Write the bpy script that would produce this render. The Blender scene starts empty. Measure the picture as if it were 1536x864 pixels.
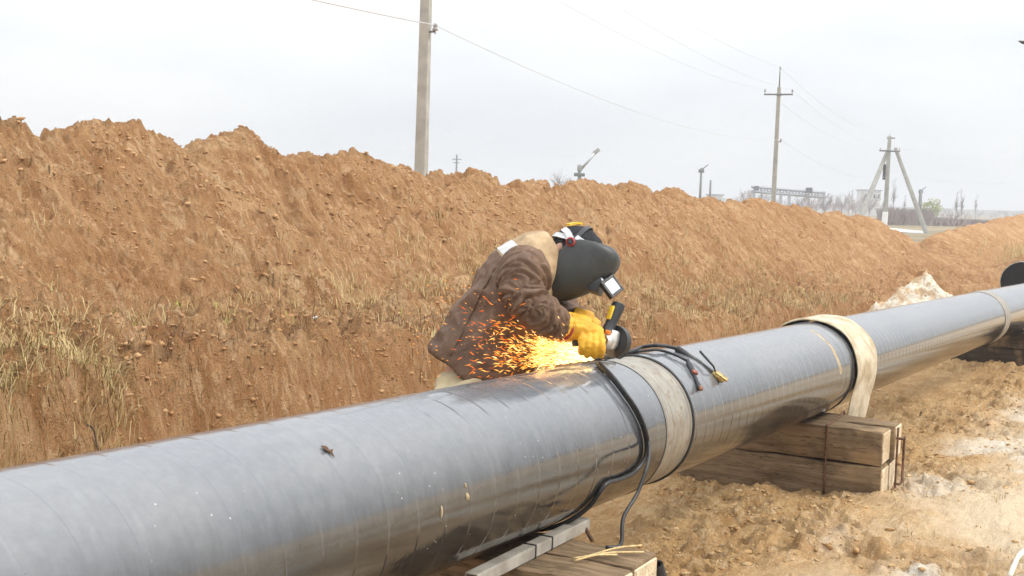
import bpy, bmesh, math, random
import numpy as np
from mathutils import Vector, Matrix, noise as mnoise
random.seed(7); rng = np.random.default_rng(11)
R = math.radians; PI = math.pi
SC = bpy.context.scene; COL = SC.collection

# ------------------------------------------------------------------ camera frame
FPX, IW, IH = 1900.0, 1536, 864
_th, _p = R(2.0), math.atan(139/FPX)
CF = Vector((0, math.cos(_p), -math.sin(_p)))
_u0 = Vector((0, math.sin(_p), math.cos(_p)))
CR = Vector((1, 0, 0))*math.cos(_th) + _u0*math.sin(_th)
CU = _u0*math.cos(_th) - Vector((1, 0, 0))*math.sin(_th)
CAM = Vector((0, 0, 1.5))
def at(px, py, d):                       # a point d metres into the scene
    return CAM + d*(CF + (px-IW/2)/FPX*CR - (py-IH/2)/FPX*CU)
def pdir(dx, dy):                        # direction in the plane facing the viewer
    return (CR*dx - CU*dy).normalized()
# pipe frame: u along the pipe on the ground, v across it (away from the viewer)
AX0 = Vector((-1.79133, 0.9817, 0.69217)); AXD = Vector((0.486908, 0.873258, -0.018494)).normalized()
UD = Vector((AXD.x, AXD.y, 0)).normalized(); VD = Vector((-UD.y, UD.x, 0))
PR = 0.265
def uv(u, v, z=0.0): return Vector((AX0.x, AX0.y, 0)) + UD*u + VD*v + Vector((0, 0, z))
def onv(px, py, v):                      # (u, z) where a sight line meets the vertical sheet v
    d = at(px, py, 1.0)-CAM
    t = (uv(0, v)-CAM).dot(VD)/d.dot(VD); P = CAM+d*t; q = P-uv(0, 0)
    return q.dot(UD), P.z
def axz(u): return AX0.z + u*AXD.z

# ------------------------------------------------------------------ node helpers
class NT:
    def __init__(s, name):
        s.m = bpy.data.materials.new(name); s.m.use_nodes = True
        s.t = s.m.node_tree; s.b = s.t.nodes['Principled BSDF']; s.tc = None
    def n(s, typ, ins=None, **kw):
        nd = s.t.nodes.new(typ)
        for k, v in kw.items(): setattr(nd, k, v)
        for k, v in (ins or {}).items(): s.put(nd.inputs[k], v)
        return nd
    def put(s, inp, v):
        if isinstance(v, bpy.types.NodeSocket): s.t.links.new(v, inp)
        else: inp.default_value = v
    def obj(s):
        if not s.tc: s.tc = s.n('ShaderNodeTexCoord')
        return s.tc.outputs['Object']
    def noise(s, scale, detail=4, rough=.55, vec=None, dist=0.0):
        return s.n('ShaderNodeTexNoise', {'Vector': vec or s.obj(), 'Scale': scale, 'Detail': detail, 'Roughness': rough, 'Distortion': dist}).outputs['Fac']
    def vor(s, scale, vec=None, feature='F1'):
        return s.n('ShaderNodeTexVoronoi', {'Vector': vec or s.obj(), 'Scale': scale}, feature=feature).outputs['Distance']
    def math(s, op, a, b=None, c=None, clamp=False):
        nd = s.n('ShaderNodeMath', operation=op, use_clamp=clamp); s.put(nd.inputs[0], a)
        if b is not None: s.put(nd.inputs[1], b)
        if c is not None: s.put(nd.inputs[2], c)
        return nd.outputs[0]
    def rng(s, v, a, b, c=0.0, d=1.0, smooth=True):
        nd = s.n('ShaderNodeMapRange', {'Value': v, 'From Min': a, 'From Max': b, 'To Min': c, 'To Max': d})
        if smooth: nd.interpolation_type = 'SMOOTHSTEP'
        return nd.outputs[0]
    def mix(s, f, a, b, blend='MIX'):
        nd = s.n('ShaderNodeMix', data_type='RGBA', blend_type=blend)
        s.put(nd.inputs['Factor'], f)
        for k, v in ((6, a), (7, b)):
            s.put(nd.inputs[k], v if isinstance(v, bpy.types.NodeSocket) else (*v[:3], 1))
        return nd.outputs[2]
    def mapv(s, vec, scale=(1, 1, 1), rot=(0, 0, 0)):
        return s.n('ShaderNodeMapping', {'Vector': vec, 'Scale': scale, 'Rotation': rot}).outputs[0]
    def bump(s, h, dist, strength=1.0, prev=None):
        nd = s.n('ShaderNodeBump', {'Height': h, 'Distance': dist, 'Strength': strength})
        if prev: s.put(nd.inputs['Normal'], prev)
        return nd.outputs[0]
    def out(s, col=None, rough=None, metal=None, normal=None, **kw):
        for k, v in (('Base Color', col), ('Roughness', rough), ('Metallic', metal), ('Normal', normal)):
            if v is None: continue
            if k == 'Base Color' and not isinstance(v, bpy.types.NodeSocket): v = (*v[:3], 1)
            s.put(s.b.inputs[k], v)
        for k, v in kw.items(): s.put(s.b.inputs[k.replace('_', ' ')], v)
        return s.m

def plain(name, col, rough=.6, metal=0.0, var=.25, scale=20, bump=.002, **kw):
    m = NT(name); n1 = m.noise(scale, 5, .6)
    dark = tuple(c*(1-var) for c in col); lite = tuple(min(1, c*(1+var)) for c in col)
    c = m.mix(m.rng(n1, .3, .7), dark, lite)
    return m.out(c, m.rng(m.noise(scale*2.3, 3), .3, .7, max(0, rough-.08), min(1, rough+.1)), metal,
                 m.bump(m.noise(scale*4, 4), bump) if bump else None, **kw)

# ------------------------------------------------------------------ mesh helpers
def link(name, me, mat=None, parent=None):
    o = bpy.data.objects.new(name, me); COL.objects.link(o)
    if mat is not None:
        for m in (mat if isinstance(mat, (list, tuple)) else [mat]): me.materials.append(m)
    if parent is not None:
        o.parent = parent
        o.matrix_parent_inverse = parent.matrix_basis.inverted()
    return o
def build(name, bm, mat, parent=None, smooth=True, angle=None):
    me = bpy.data.meshes.new(name)
    bmesh.ops.recalc_face_normals(bm, faces=bm.faces)
    bm.to_mesh(me); bm.free()
    if smooth:
        me.polygons.foreach_set('use_smooth', [True]*len(me.polygons))
        if angle is not None: me.set_sharp_from_angle(angle=R(angle))
    return link(name, me, mat, parent)
def tag(o, label=None, cat=None, group=None, kind=None):
    for k, v in (('label', label), ('category', cat), ('group', group), ('kind', kind)):
        if v: o[k] = v
    return o
def thing(name, loc, label, cat, group=None, rotz=0):
    o = bpy.data.objects.new(name, None); COL.objects.link(o)
    o.empty_display_size = .1
    o.location = loc; o.rotation_euler = (0, 0, rotz)
    bpy.context.view_layer.update()
    return tag(o, label, cat, group)
def box(bm, M, sx, sy, sz, bev=0.0, seg=2):
    r = bmesh.ops.create_cube(bm, size=1.0)
    vs = r['verts']; bmesh.ops.scale(bm, vec=(sx, sy, sz), verts=vs)
    if bev:
        es = list({e for v in vs for e in v.link_edges})
        rr = bmesh.ops.bevel(bm, geom=es, offset=bev, segments=seg, affect='EDGES', profile=.5)
        vs = list({v for v in rr['verts']} | {v for f in rr['faces'] for v in f.verts})
        seen = set(vs); st = list(vs)
        while st:
            v = st.pop()
            for e in v.link_edges:
                w = e.other_vert(v)
                if w not in seen: seen.add(w); st.append(w)
        vs = list(seen)
    bmesh.ops.transform(bm, matrix=M, verts=vs)
    return vs
def frame(z, x=None, o=(0, 0, 0)):       # matrix with given z axis (and x hint)
    z = Vector(z).normalized(); x = Vector(x) if x is not None else (Vector((1, 0, 0)) if abs(z.x) < .9 else Vector((0, 1, 0)))
    y = z.cross(x).normalized(); x = y.cross(z).normalized()
    M = Matrix((x, y, z)).transposed().to_4x4(); M.translation = Vector(o); return M
def tube(bm, pts, rad, n=10, cap=True, lat=None, rl=None):
    """swept tube; rad per point; lat/rl: fixed lateral axis with its own half width"""
    pts = [Vector(p) for p in pts]; N = len(pts)
    if not hasattr(rad, '__len__'): rad = [rad]*N
    rings = []; x = None
    for i, p in enumerate(pts):
        t = (pts[min(i+1, N-1)]-pts[max(i-1, 0)]).normalized()
        if lat is not None: a = (lat - t*lat.dot(t)).normalized()
        else:
            if x is None: x = Vector((0, 0, 1)) if abs(t.z) < .9 else Vector((1, 0, 0))
            a = (x - t*x.dot(t)).normalized(); x = a
        b = t.cross(a).normalized()
        ra = rl[i] if rl else rad[i]
        rings.append([bm.verts.new(p + a*ra*math.cos(k*2*PI/n) + b*rad[i]*math.sin(k*2*PI/n)) for k in range(n)])
    for r0, r1 in zip(rings, rings[1:]):
        for k in range(n): bm.faces.new((r0[k], r0[(k+1) % n], r1[(k+1) % n], r1[k]))
    if cap:
        bm.faces.new(rings[0][::-1]); bm.faces.new(rings[-1])
    return [v for r in rings for v in r]
def spline(pts, n=8):
    P = [Vector(p) for p in pts]; out = []
    Q = [2*P[0]-P[1]] + P + [2*P[-1]-P[-2]]
    for i in range(1, len(Q)-2):
        for k in range(n):
            t = k/n; a, b, c, d = Q[i-1:i+3]
            out.append(.5*((2*b)+(c-a)*t+(2*a-5*b+4*c-d)*t*t+(3*b-a-3*c+d)*t**3))
    out.append(P[-1]); return out
def lathe(bm, prof, M, n=24):            # prof: (r, z) pairs
    rings = []
    for r, z in prof:
        rings.append([bm.verts.new(M @ Vector((r*math.cos(2*PI*k/n), r*math.sin(2*PI*k/n), z))) for k in range(n)])
    for a, b in zip(rings, rings[1:]):
        for k in range(n): bm.faces.new((a[k], a[(k+1) % n], b[(k+1) % n], b[k]))
    for ring in (rings[0][::-1], rings[-1]):
        if (ring[0].co-ring[len(ring)//2].co).length > 1e-5: bm.faces.new(ring)
def ellipsoid(bm, c, ax, rad, seg=24):
    r = bmesh.ops.create_uvsphere(bm, u_segments=seg, v_segments=seg//2, radius=1.0)
    M = Matrix((ax[0]*rad[0], ax[1]*rad[1], ax[2]*rad[2])).transposed().to_4x4(); M.translation = c
    bmesh.ops.transform(bm, matrix=M, verts=r['verts'])
def remesh(bm, voxel, smooth_it=4, fac=.5):
    """fuse the closed shapes of bm into one continuous surface, returned as a mesh"""
    bmesh.ops.recalc_face_normals(bm, faces=bm.faces)
    me = bpy.data.meshes.new('fuse'); bm.to_mesh(me); bm.free()
    o = bpy.data.objects.new('fuse', me); COL.objects.link(o)
    md = o.modifiers.new('r', 'REMESH'); md.mode = 'VOXEL'; md.voxel_size = voxel
    ms = o.modifiers.new('s', 'SMOOTH'); ms.factor = fac; ms.iterations = smooth_it
    dg = bpy.context.evaluated_depsgraph_get(); dg.update()
    res = bpy.data.meshes.new_from_object(o.evaluated_get(dg), depsgraph=dg)
    bpy.data.objects.remove(o); bpy.data.meshes.remove(me)
    res.polygons.foreach_set('use_smooth', [True]*len(res.polygons))
    return res
def coords(me):
    a = np.empty(len(me.vertices)*3, np.float32); me.vertices.foreach_get('co', a); return a.reshape(-1, 3)
def normals(me):
    a = np.empty(len(me.vertices)*3, np.float32); me.vertices.foreach_get('normal', a); return a.reshape(-1, 3)
def mesh_np(name, V, Fq, mat, parent=None, smooth=True):
    me = bpy.data.meshes.new(name); Fq = np.asarray(Fq, np.int32); k = Fq.shape[1]
    me.vertices.add(len(V)); me.vertices.foreach_set('co', np.asarray(V, np.float32).ravel())
    me.loops.add(Fq.size); me.loops.foreach_set('vertex_index', Fq.ravel())
    me.polygons.add(len(Fq)); me.polygons.foreach_set('loop_start', np.arange(0, Fq.size, k, dtype=np.int32))
    me.update(calc_edges=True)
    if smooth: me.polygons.foreach_set('use_smooth', np.ones(len(Fq), bool))
    return link(name, me, mat, parent)

# ------------------------------------------------------------------ numpy noise
_perm = np.random.default_rng(3).permutation(4096); _ga = np.random.default_rng(4).uniform(0, 2*PI, 4096)
_gx, _gy = np.cos(_ga), np.sin(_ga)
def perlin(x, y, seed=0):
    x = np.asarray(x, np.float64)+seed*17.31; y = np.asarray(y, np.float64)-seed*9.77
    xi = np.floor(x).astype(np.int64); yi = np.floor(y).astype(np.int64); xf = x-xi; yf = y-yi
    s = xf*xf*xf*(xf*(xf*6-15)+10); t = yf*yf*yf*(yf*(yf*6-15)+10)
    def g(i, j):
        h = _perm[(_perm[(xi+i) & 4095]+yi+j) & 4095]
        return _gx[h]*(xf-i)+_gy[h]*(yf-j)
    a = g(0, 0)*(1-s)+g(1, 0)*s; b = g(0, 1)*(1-s)+g(1, 1)*s
    return (a*(1-t)+b*t)*1.5
def fbm(x, y, o=4, seed=0, gain=.5):
    r = 0; a = 1.0
    for i in range(o): r = r+a*perlin(x*2**i, y*2**i, seed+i*5); a *= gain
    return r
def sst(x, a, b):
    t = np.clip((x-a)/(b-a), 0, 1); return t*t*(3-2*t)

exec_parts = []
# ------------------------------------------------------------------ camera, sky, sun
cd = bpy.data.cameras.new('camera'); cam = bpy.data.objects.new('camera', cd); COL.objects.link(cam)
M = Matrix((CR, CU, -CF)).transposed().to_4x4(); M.translation = CAM; cam.matrix_world = M
cd.sensor_width = 36; cd.lens = FPX/IW*36; cd.clip_end = 6000; cd.clip_start = .05
SC.camera = cam
SUN_EL, SUN_AZ = R(48), R(100)           # azimuth from +Y towards +X
w = bpy.data.worlds.new('World'); SC.world = w; w.use_nodes = True
nt = w.node_tree; bg = nt.nodes['Background']
sky = nt.nodes.new('ShaderNodeTexSky'); sky.sky_type = 'NISHITA'; sky.sun_disc = False
sky.sun_elevation = SUN_EL; sky.sun_rotation = SUN_AZ
tc = nt.nodes.new('ShaderNodeTexCoord')
mp = nt.nodes.new('ShaderNodeMapping'); mp.inputs['Scale'].default_value = (1.6, 1.6, 6.5)
nz = nt.nodes.new('ShaderNodeTexNoise'); nz.inputs['Scale'].default_value = 1.7; nz.inputs['Detail'].default_value = 5; nz.inputs['Roughness'].default_value = .5
cr = nt.nodes.new('ShaderNodeValToRGB'); e = cr.color_ramp.elements
e[0].position = .3; e[0].color = (7.0, 7.35, 7.75, 1); e[1].position = .66; e[1].color = (8.9, 8.95, 9.0, 1)
mx = nt.nodes.new('ShaderNodeMix'); mx.data_type = 'RGBA'; mx.inputs['Factor'].default_value = .95
L = nt.links.new
L(tc.outputs['Generated'], mp.inputs['Vector']); L(mp.outputs[0], nz.inputs['Vector']); L(nz.outputs['Fac'], cr.inputs['Fac'])
sx_ = nt.nodes.new('ShaderNodeSeparateXYZ'); L(tc.outputs['Generated'], sx_.inputs[0])
zm_ = nt.nodes.new('ShaderNodeMapRange'); zm_.inputs['From Min'].default_value = 0; zm_.inputs['From Max'].default_value = 1; zm_.inputs['To Min'].default_value = 1.0; zm_.inputs['To Max'].default_value = 3.0; L(sx_.outputs[2], zm_.inputs['Value'])
vm_ = nt.nodes.new('ShaderNodeVectorMath'); vm_.operation = 'SCALE'; L(cr.outputs[0], vm_.inputs[0]); L(zm_.outputs[0], vm_.inputs['Scale'])
L(sky.outputs[0], mx.inputs[6]); L(vm_.outputs[0], mx.inputs[7]); L(mx.outputs[2], bg.inputs['Color']); bg.inputs['Strength'].default_value = .062
sd = bpy.data.lights.new('sun', 'SUN'); sd.energy = 1.5; sd.angle = R(12); sd.color = (1, .95, .87)
so = bpy.data.objects.new('sun', sd); COL.objects.link(so)
sv = Vector((math.sin(SUN_AZ)*math.cos(SUN_EL), math.cos(SUN_AZ)*math.cos(SUN_EL), math.sin(SUN_EL)))
so.rotation_euler = sv.to_track_quat('Z', 'Y').to_euler(); so.location = (0, 0, 30)
vs_ = SC.view_settings; vs_.view_transform = 'Standard'; vs_.look = 'None'; vs_.exposure = 0.74; vs_.gamma = 1; vs_.use_curve_mapping = False
SC.render.engine = 'CYCLES'
SC.cycles.use_denoising = True; SC.cycles.max_bounces = 6; SC.cycles.caustics_reflective = False; SC.cycles.caustics_refractive = False
SC.cycles.sample_clamp_indirect = 4.0
SC.cycles.use_adaptive_sampling = True; SC.cycles.adaptive_threshold = .02

# ------------------------------------------------------------------ terrain
def zbase(u):
    return -0.0185*(np.clip(u, -6, 22)-3)-.1*sst(u, 30, 90)
U1 = [(-6, 1.86)] + [onv(x, y, 4.6) for x, y in ((0, 185), (60, 195), (105, 187), (170, 201), (235, 231), (262, 221), (345, 213), (372, 214),
     (425, 236), (485, 237), (530, 246), (600, 256), (640, 263), (680, 263), (740, 276), (800, 275), (880, 277), (960, 285), (1040, 292),
     (1110, 306), (1180, 306), (1250, 320), (1300, 326), (1335, 346), (1360, 372))] + [(34.0, -.55), (36, -.8)]
U2 = [(31.5, -.9), (33.5, -.3)] + [onv(x, y, 4.6) for x, y in ((1400, 356), (1440, 341), (1470, 338), (1500, 329), (1536, 324))] + [(80, 1.35), (86, .3), (90, -1)]
U1 = np.array(sorted(U1)); U2 = np.array(sorted(U2))
def smin(a, b, k):
    h = np.clip(.5+.5*(b-a)/k, 0, 1); return b*(1-h)+a*h-k*h*(1-h)
def chunks(x, y, seed, tilt=.8):
    """broken slabs: every cell a tilted facet with its own height; returns facet height and a crack mask"""
    xi = np.floor(x).astype(np.int64); yi = np.floor(y).astype(np.int64); d1 = np.full(x.shape, 9.0); d2 = np.full(x.shape, 9.0); h = np.zeros(x.shape)
    for i in (-1, 0, 1):
        for j in (-1, 0, 1):
            k = _perm[(_perm[(xi+i+seed*31) & 4095]+yi+j) & 4095]; k2 = _perm[(k+77) & 4095]; k3 = _perm[(k+1033) & 4095]
            dx = x-(xi+i+.15+.7*k/4096); dy = y-(yi+j+.15+.7*k2/4096); d = dx*dx+dy*dy; n = d < d1
            d2 = np.where(n, d1, np.minimum(d2, d)); d1 = np.where(n, d, d1)
            h = np.where(n, k3/4096-.5+tilt*(_gx[k]*dx+_gy[k]*dy), h)
    return h*sst(np.sqrt(d2)-np.sqrt(d1), 0, .16)-.25*(1-sst(np.sqrt(d2)-np.sqrt(d1), 0, .12))
def lumps(u, v, amp=1.0):
    """broken, clodded earth; streaked down the slope"""
    w1 = u+.30*v+.10*perlin(u*1.7, v*1.7, 40); f = 1/(1+np.clip(u-6, 0, 40)*.05)      # farther clods are only seen as coarser ones
    a = .10*fbm(u*.8, v*.8, 3, 1)+.10*(.35-np.abs(perlin(w1*1.5, v*.55, 7)))*sst(4.7-v, 0, .5)+.05*(.35-np.abs(perlin(w1*3.1, v*1.2, 8)))
    m = sst(fbm(u*.9, v*1.2, 2, 41), -.25, .35)
    b = .10*chunks(w1*4.6*f, v*2.4*f, 1)*(.4+.6*m)+.066*chunks(w1*11*f, v*5.6*f, 2)*(.45+.55*m)
    c = .032*chunks(w1*27*f, v*17*f, 3)+.016*fbm(u*16, v*11, 3, 15, .6)
    return (a+b+c)*amp
def heap_front(u, v, tab, first):
    zb = zbase(u); zc = np.interp(u, tab[:, 0], tab[:, 1])
    vc = 4.6+.18*perlin(u*.45, u*0+3, 21)
    if first:
        Lz = zb+np.interp(u, [-6, 0, 6, 12, 18, 26, 32], [.70, .70, .71, .56, .47, .41, .25])
        vb = 1.90+.22*perlin(u*.6, u*0, 22)+.12*perlin(u*2.1, u*0+5, 23); vt = vb+.24+.12*perlin(u*.8, u*0+9, 24)
        led = zb-.12+(Lz-zb+.12)*sst(v, vb, vt)**.85+.12*sst(v, vt, 3.1)
        l0 = Lz+.10; v0 = 3.08
        front = l0+(zc-l0)*(v-v0)/(vc-v0)
    else:
        led = zb-.12+0*v; v0 = 2.2+.3*perlin(u*.5, u*0, 31); front = zb-.05+(zc-zb+.05)*(v-v0)/(vc-v0)
    back = zc-(v-vc)*.62
    h = smin(front, back, .22)+.05
    h = np.maximum(led, h)
    edge = sst(v, 1.35, 1.75)*(1-sst(v, 7.4, 8.4))
    rough = .35+.65*sst(v, 1.5, 2.4)
    d = lumps(u, v)*rough
    if first:
        lz = sst(v, 1.9, 2.3)*(1-sst(v, 3.1, 3.6))
        d = d+lz*(.07*fbm(u*2.6, v*3.2, 3, 61)+.06*(.35-np.abs(perlin(u*6, v*7, 63)))+.03*fbm(u*18, v*18, 2, 64))
    return np.maximum(h+d*edge, zb-.12)*edge+(zb-.15)*(1-edge)
def ground_z(u, v):
    u = np.asarray(u, float); v = np.asarray(v, float)
    r = np.hypot(u-6, v)
    near = 1-sst(r, 25, 60)
    d = .05*fbm(u*.5, v*.7, 2, 71)+.028*fbm(u*1.1+v*.3, v*2.6, 3, 72)+.016*fbm(u*4, v*7, 3, 73)
    clod = sst(perlin(u*.9, v*1.1, 75)+.55*np.exp(-((v+.15)/.75)**2), .12, .6)
    d = d+clod*(.02*(.35-np.abs(perlin(u*7, v*8, 76)))+.050*chunks(u*5.5+.3*v, v*6.5, 5)+.030*chunks(u*13, v*14, 6)+.012*fbm(u*17, v*17, 2, 77))+.004*fbm(u*26, v*38, 2, 78)
    return zbase(u)+d*near+.35*fbm(u*.02, v*.02, 3, 79)*sst(r, 45, 140)-.0*near
def heap_z(u, v):
    u = np.asarray(u, float); v = np.asarray(v, float)
    return np.maximum(heap_front(u, v, U1, True)*(u < 40)-9*(u >= 40), heap_front(u, v, U2, False)*(u > 30)-9*(u <= 30))
def top_z(u, v): return np.maximum(ground_z(u, v), heap_z(u, v))
def axis_(segs):
    out = [segs[0][0]]
    for a, b, s0, s1 in segs:
        x = a
        while x < b-1e-6:
            f = (x-a)/(b-a); x = min(b, x+s0*(1-f)+s1*f); out.append(x)
    return np.array(out)
def sheet(name, ua, va, fz, mat):
    Uu, Vv = np.meshgrid(ua, va, indexing='ij'); Z = fz(Uu, Vv)
    X = AX0.x+UD.x*Uu+VD.x*Vv; Y = AX0.y+UD.y*Uu+VD.y*Vv
    nu, nv = Uu.shape; idx = np.arange(nu*nv).reshape(nu, nv)
    q = np.stack([idx[:-1, :-1], idx[1:, :-1], idx[1:, 1:], idx[:-1, 1:]], -1).reshape(-1, 4)
    return mesh_np(name, np.stack([X, Y, Z], -1).reshape(-1, 3), q, mat)

def soil(name, base, dark, pale, straw, sand=False):
    m = NT(name)
    rot = m.mapv(m.obj(), rot=(0, 0, math.atan2(UD.x, UD.y)))     # x = -v, y = u
    st = m.mapv(rot, scale=(.26, 1.0, .30)) if not sand else m.mapv(rot, scale=(1.6, .55, 1))
    n1 = m.noise(1.1, 5, .6, rot); n2 = m.noise(5.5, 6, .65, st, .6); n3 = m.noise(26, 5, .65, st, .4); n4 = m.noise(90, 4, .6)
    c = m.mix(m.rng(n2, .32, .68), dark, base)
    c = m.mix(m.rng(n3, .5, .72, 0, .75), c, pale)
    c = m.mix(m.rng(n1, .52, .68, 0, .6 if not sand else .85), c, straw)
    c = m.mix(m.rng(n3, .26, .42, .6, 0), c, tuple(x*.5 for x in dark))
    c = m.mix(m.rng(n4, .35, .65, 0, .45), c, m.mix(.5, c, dark), 'MIX')
    n5 = m.noise(11, 6, .72, st, 1.2); n6 = m.noise(19, 5, .7, st, .8)
    c = m.mix(m.rng(n5, .50, .60, 0, .55), c, dark); c = m.mix(m.rng(n6, .53, .63, 0, .65), c, pale)
    c = m.mix(m.rng(m.noise(.7, 4, .6, rot, .6), .5, .64, 0, .45), c, dark)
    if sand:
        w_ = m.noise(.55, 5, .62, rot); 
        sp = m.n('ShaderNodeSeparateXYZ', {0: rot}).outputs
        nearp = m.rng(sp[0], -1.75, -.95)            # trodden pale track lies out from the pipe
        k = m.math('MULTIPLY', m.rng(w_, .34, .54), nearp)
        c = m.mix(k, c, (.68, .54, .37))
        k2 = m.math('MULTIPLY', m.rng(m.noise(1.1, 5, .6, rot, .5), .50, .62), m.rng(w_, .40, .50))
        c = m.mix(m.math('MULTIPLY', k2, nearp), c, (.78, .72, .62))
        far = m.rng(m.n('ShaderNodeVectorMath', {0: m.obj()}, operation='LENGTH').outputs['Value'], 35, 70)
        fld = m.mix(m.rng(m.noise(.12, 5, .6), .4, .62), (.20, .165, .10), (.30, .24, .15))
        c = m.mix(far, c, fld)
    h = m.math('ADD', m.math('MULTIPLY', n3, .7), m.math('MULTIPLY', n4, .35))
    nb = m.bump(m.math('ADD', h, m.math('MULTIPLY', n6, .8)), .05 if not sand else .03)
    nb = m.bump(m.noise(210, 3, .6), .006, 1.0, nb)
    return m.out(c, .92, 0, nb, Specular_IOR_Level=.15)
M_heap = soil('heap_soil', (.50, .30, .148), (.34, .17, .07), (.62, .42, .24), (.58, .39, .205))
M_sand = soil('ground_soil', (.62, .40, .185), (.42, .24, .098), (.68, .51, .31), (.62, .44, .24), True)
g = sheet('ground', axis_([(-3000, -60, 900, 20), (-60, -2, 9, .06), (-2, 2, .03, .018), (2, 9, .018, .018), (9, 26, .02, .09), (26, 80, .1, 2), (80, 4000, 4, 500)]),
          axis_([(-3000, -30, 800, 9), (-30, -4.2, 5, .06), (-4.2, -2.4, .03, .018), (-2.4, 1.6, .018, .018), (1.6, 2.1, .026, .026), (2.1, 9, .05, .5), (9, 60, .6, 5), (60, 3500, 8, 400)]), ground_z, M_sand)
tag(g, kind='structure')
h1 = sheet('spoil_heap', axis_([(-4, 1.5, .08, .02), (1.5, 12, .014, .018), (12, 36, .018, .08)]), axis_([(1.3, 4.9, .0145, .0145), (4.9, 8.5, .03, .25)]),
           lambda u, v: heap_front(u, v, U1, True), M_heap)
tag(h1, 'long bank of freshly dug brown earth running behind the pipeline and welder', kind='structure')
h2 = sheet('spoil_heap', axis_([(31, 60, .08, .2), (60, 92, .2, .5)]), axis_([(1.3, 5, .06, .06), (5, 8.5, .08, .3)]),
           lambda u, v: heap_front(u, v, U2, False), M_heap)
tag(h2, 'second earth bank beyond the gap at the three-legged pole', kind='structure')
# ------------------------------------------------------------------ pipeline
def pipe_mat(name, dusty=1.0, pitch=.135):
    m = NT(name); o = m.obj(); sp = m.n('ShaderNodeSeparateXYZ', {0: o}).outputs
    ang = m.math('ARCTAN2', sp[1], sp[2]); at_ = m.math('DIVIDE', ang, 2*PI)
    def seam(p, off, wd):
        t = m.math('FRACT', m.math('ADD', m.math('ADD', m.math('DIVIDE', sp[0], p), at_), off))
        d = m.math('ABSOLUTE', m.math('SUBTRACT', t, .5)); return m.rng(d, 0, wd/p, 1, 0), t
    s1, t1 = seam(pitch, .37, .0045)
    cyl = m.n('ShaderNodeCombineXYZ', {0: m.math('MULTIPLY', sp[0], 1.0), 1: m.math('MULTIPLY', ang, PR), 2: 0.0}).outputs[0]
    lin = m.mapv(cyl, scale=(6, 1.2, 1))
    n1 = m.noise(2.2, 5, .6, cyl); n2 = m.noise(28, 5, .65, cyl); n3 = m.noise(2.0, 6, .7, lin); n4 = m.noise(120, 3, .6, cyl)
    seamv = m.math('MULTIPLY', s1, m.rng(m.noise(5, 3, .6, cyl), .35, .65, .25, 1))
    # black polyethylene under settled dust: thick along the upper side, patchy and speckled lower down
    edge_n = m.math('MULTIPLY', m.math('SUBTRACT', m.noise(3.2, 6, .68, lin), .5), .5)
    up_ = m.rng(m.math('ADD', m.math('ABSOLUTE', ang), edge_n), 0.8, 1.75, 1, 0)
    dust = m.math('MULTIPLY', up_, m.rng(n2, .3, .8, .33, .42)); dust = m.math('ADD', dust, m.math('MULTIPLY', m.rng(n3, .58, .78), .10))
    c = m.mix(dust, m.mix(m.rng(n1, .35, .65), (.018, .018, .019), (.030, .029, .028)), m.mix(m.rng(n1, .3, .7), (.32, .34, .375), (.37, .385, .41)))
    c = m.mix(m.math('MULTIPLY', seamv, .6), c, (.10, .105, .12))
    v = m.vor(38, cyl); spk = m.math('MULTIPLY', m.rng(v, .05, .09, 1, 0), m.rng(m.noise(6, 2, .5, cyl), .56, .62))
    c = m.mix(m.math('MULTIPLY', spk, .8), c, (.08, .07, .06))
    v2 = m.vor(30, m.mapv(cyl, scale=(1, 1, 1))); spk2 = m.math('MULTIPLY', m.rng(v2, .05, .11, 1, 0), m.rng(m.noise(3.1, 2, .5, cyl), .54, .6)); c = m.mix(m.math('MULTIPLY', spk2, .6), c, (.50, .49, .47))
    # soot and scuffed coating on top, where the grinder works
    zs = m.math('MULTIPLY', m.rng(sp[0], 2.7, 3.5), m.rng(sp[0], 4.0, 4.45, 1, 0))
    za = m.rng(m.math('ABSOLUTE', m.math('ADD', ang, -.14)), .18, .62, 1, 0)
    soot = m.math('MULTIPLY', m.math('MULTIPLY', zs, za), m.rng(m.noise(7, 5, .7, m.mapv(cyl, scale=(.7, 3, 1)), .8), .42, .58))
    c = m.mix(m.math('MULTIPLY', soot, .9), c, (.035, .033, .032))
    rough = m.math('ADD', m.math('ADD', m.rng(n3, .3, .75, .06, .12), m.math('MULTIPLY', dust, .06)), m.math('MULTIPLY', m.rng(n2, .45, .85), .09*dusty))
    rough = m.math('ADD', rough, m.math('MULTIPLY', soot, .4))
    nb = m.bump(seamv, .0025, -.8) if False else m.bump(m.rng(t1, .44, .5, 1, 0, False), .0012, .6)
    nb = m.bump(n2, .0012, .5, nb); nb = m.bump(m.noise(7, 3, .5, cyl), .002, .3, nb)
    return m.out(c, rough, 0.0, nb, IOR=1.92, Specular_IOR_Level=m.math('SUBTRACT', .5, m.math('MULTIPLY', soot, .42)))
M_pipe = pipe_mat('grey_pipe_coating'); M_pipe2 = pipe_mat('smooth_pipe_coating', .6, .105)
M_weld = NT('bare_weld_zone')
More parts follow.
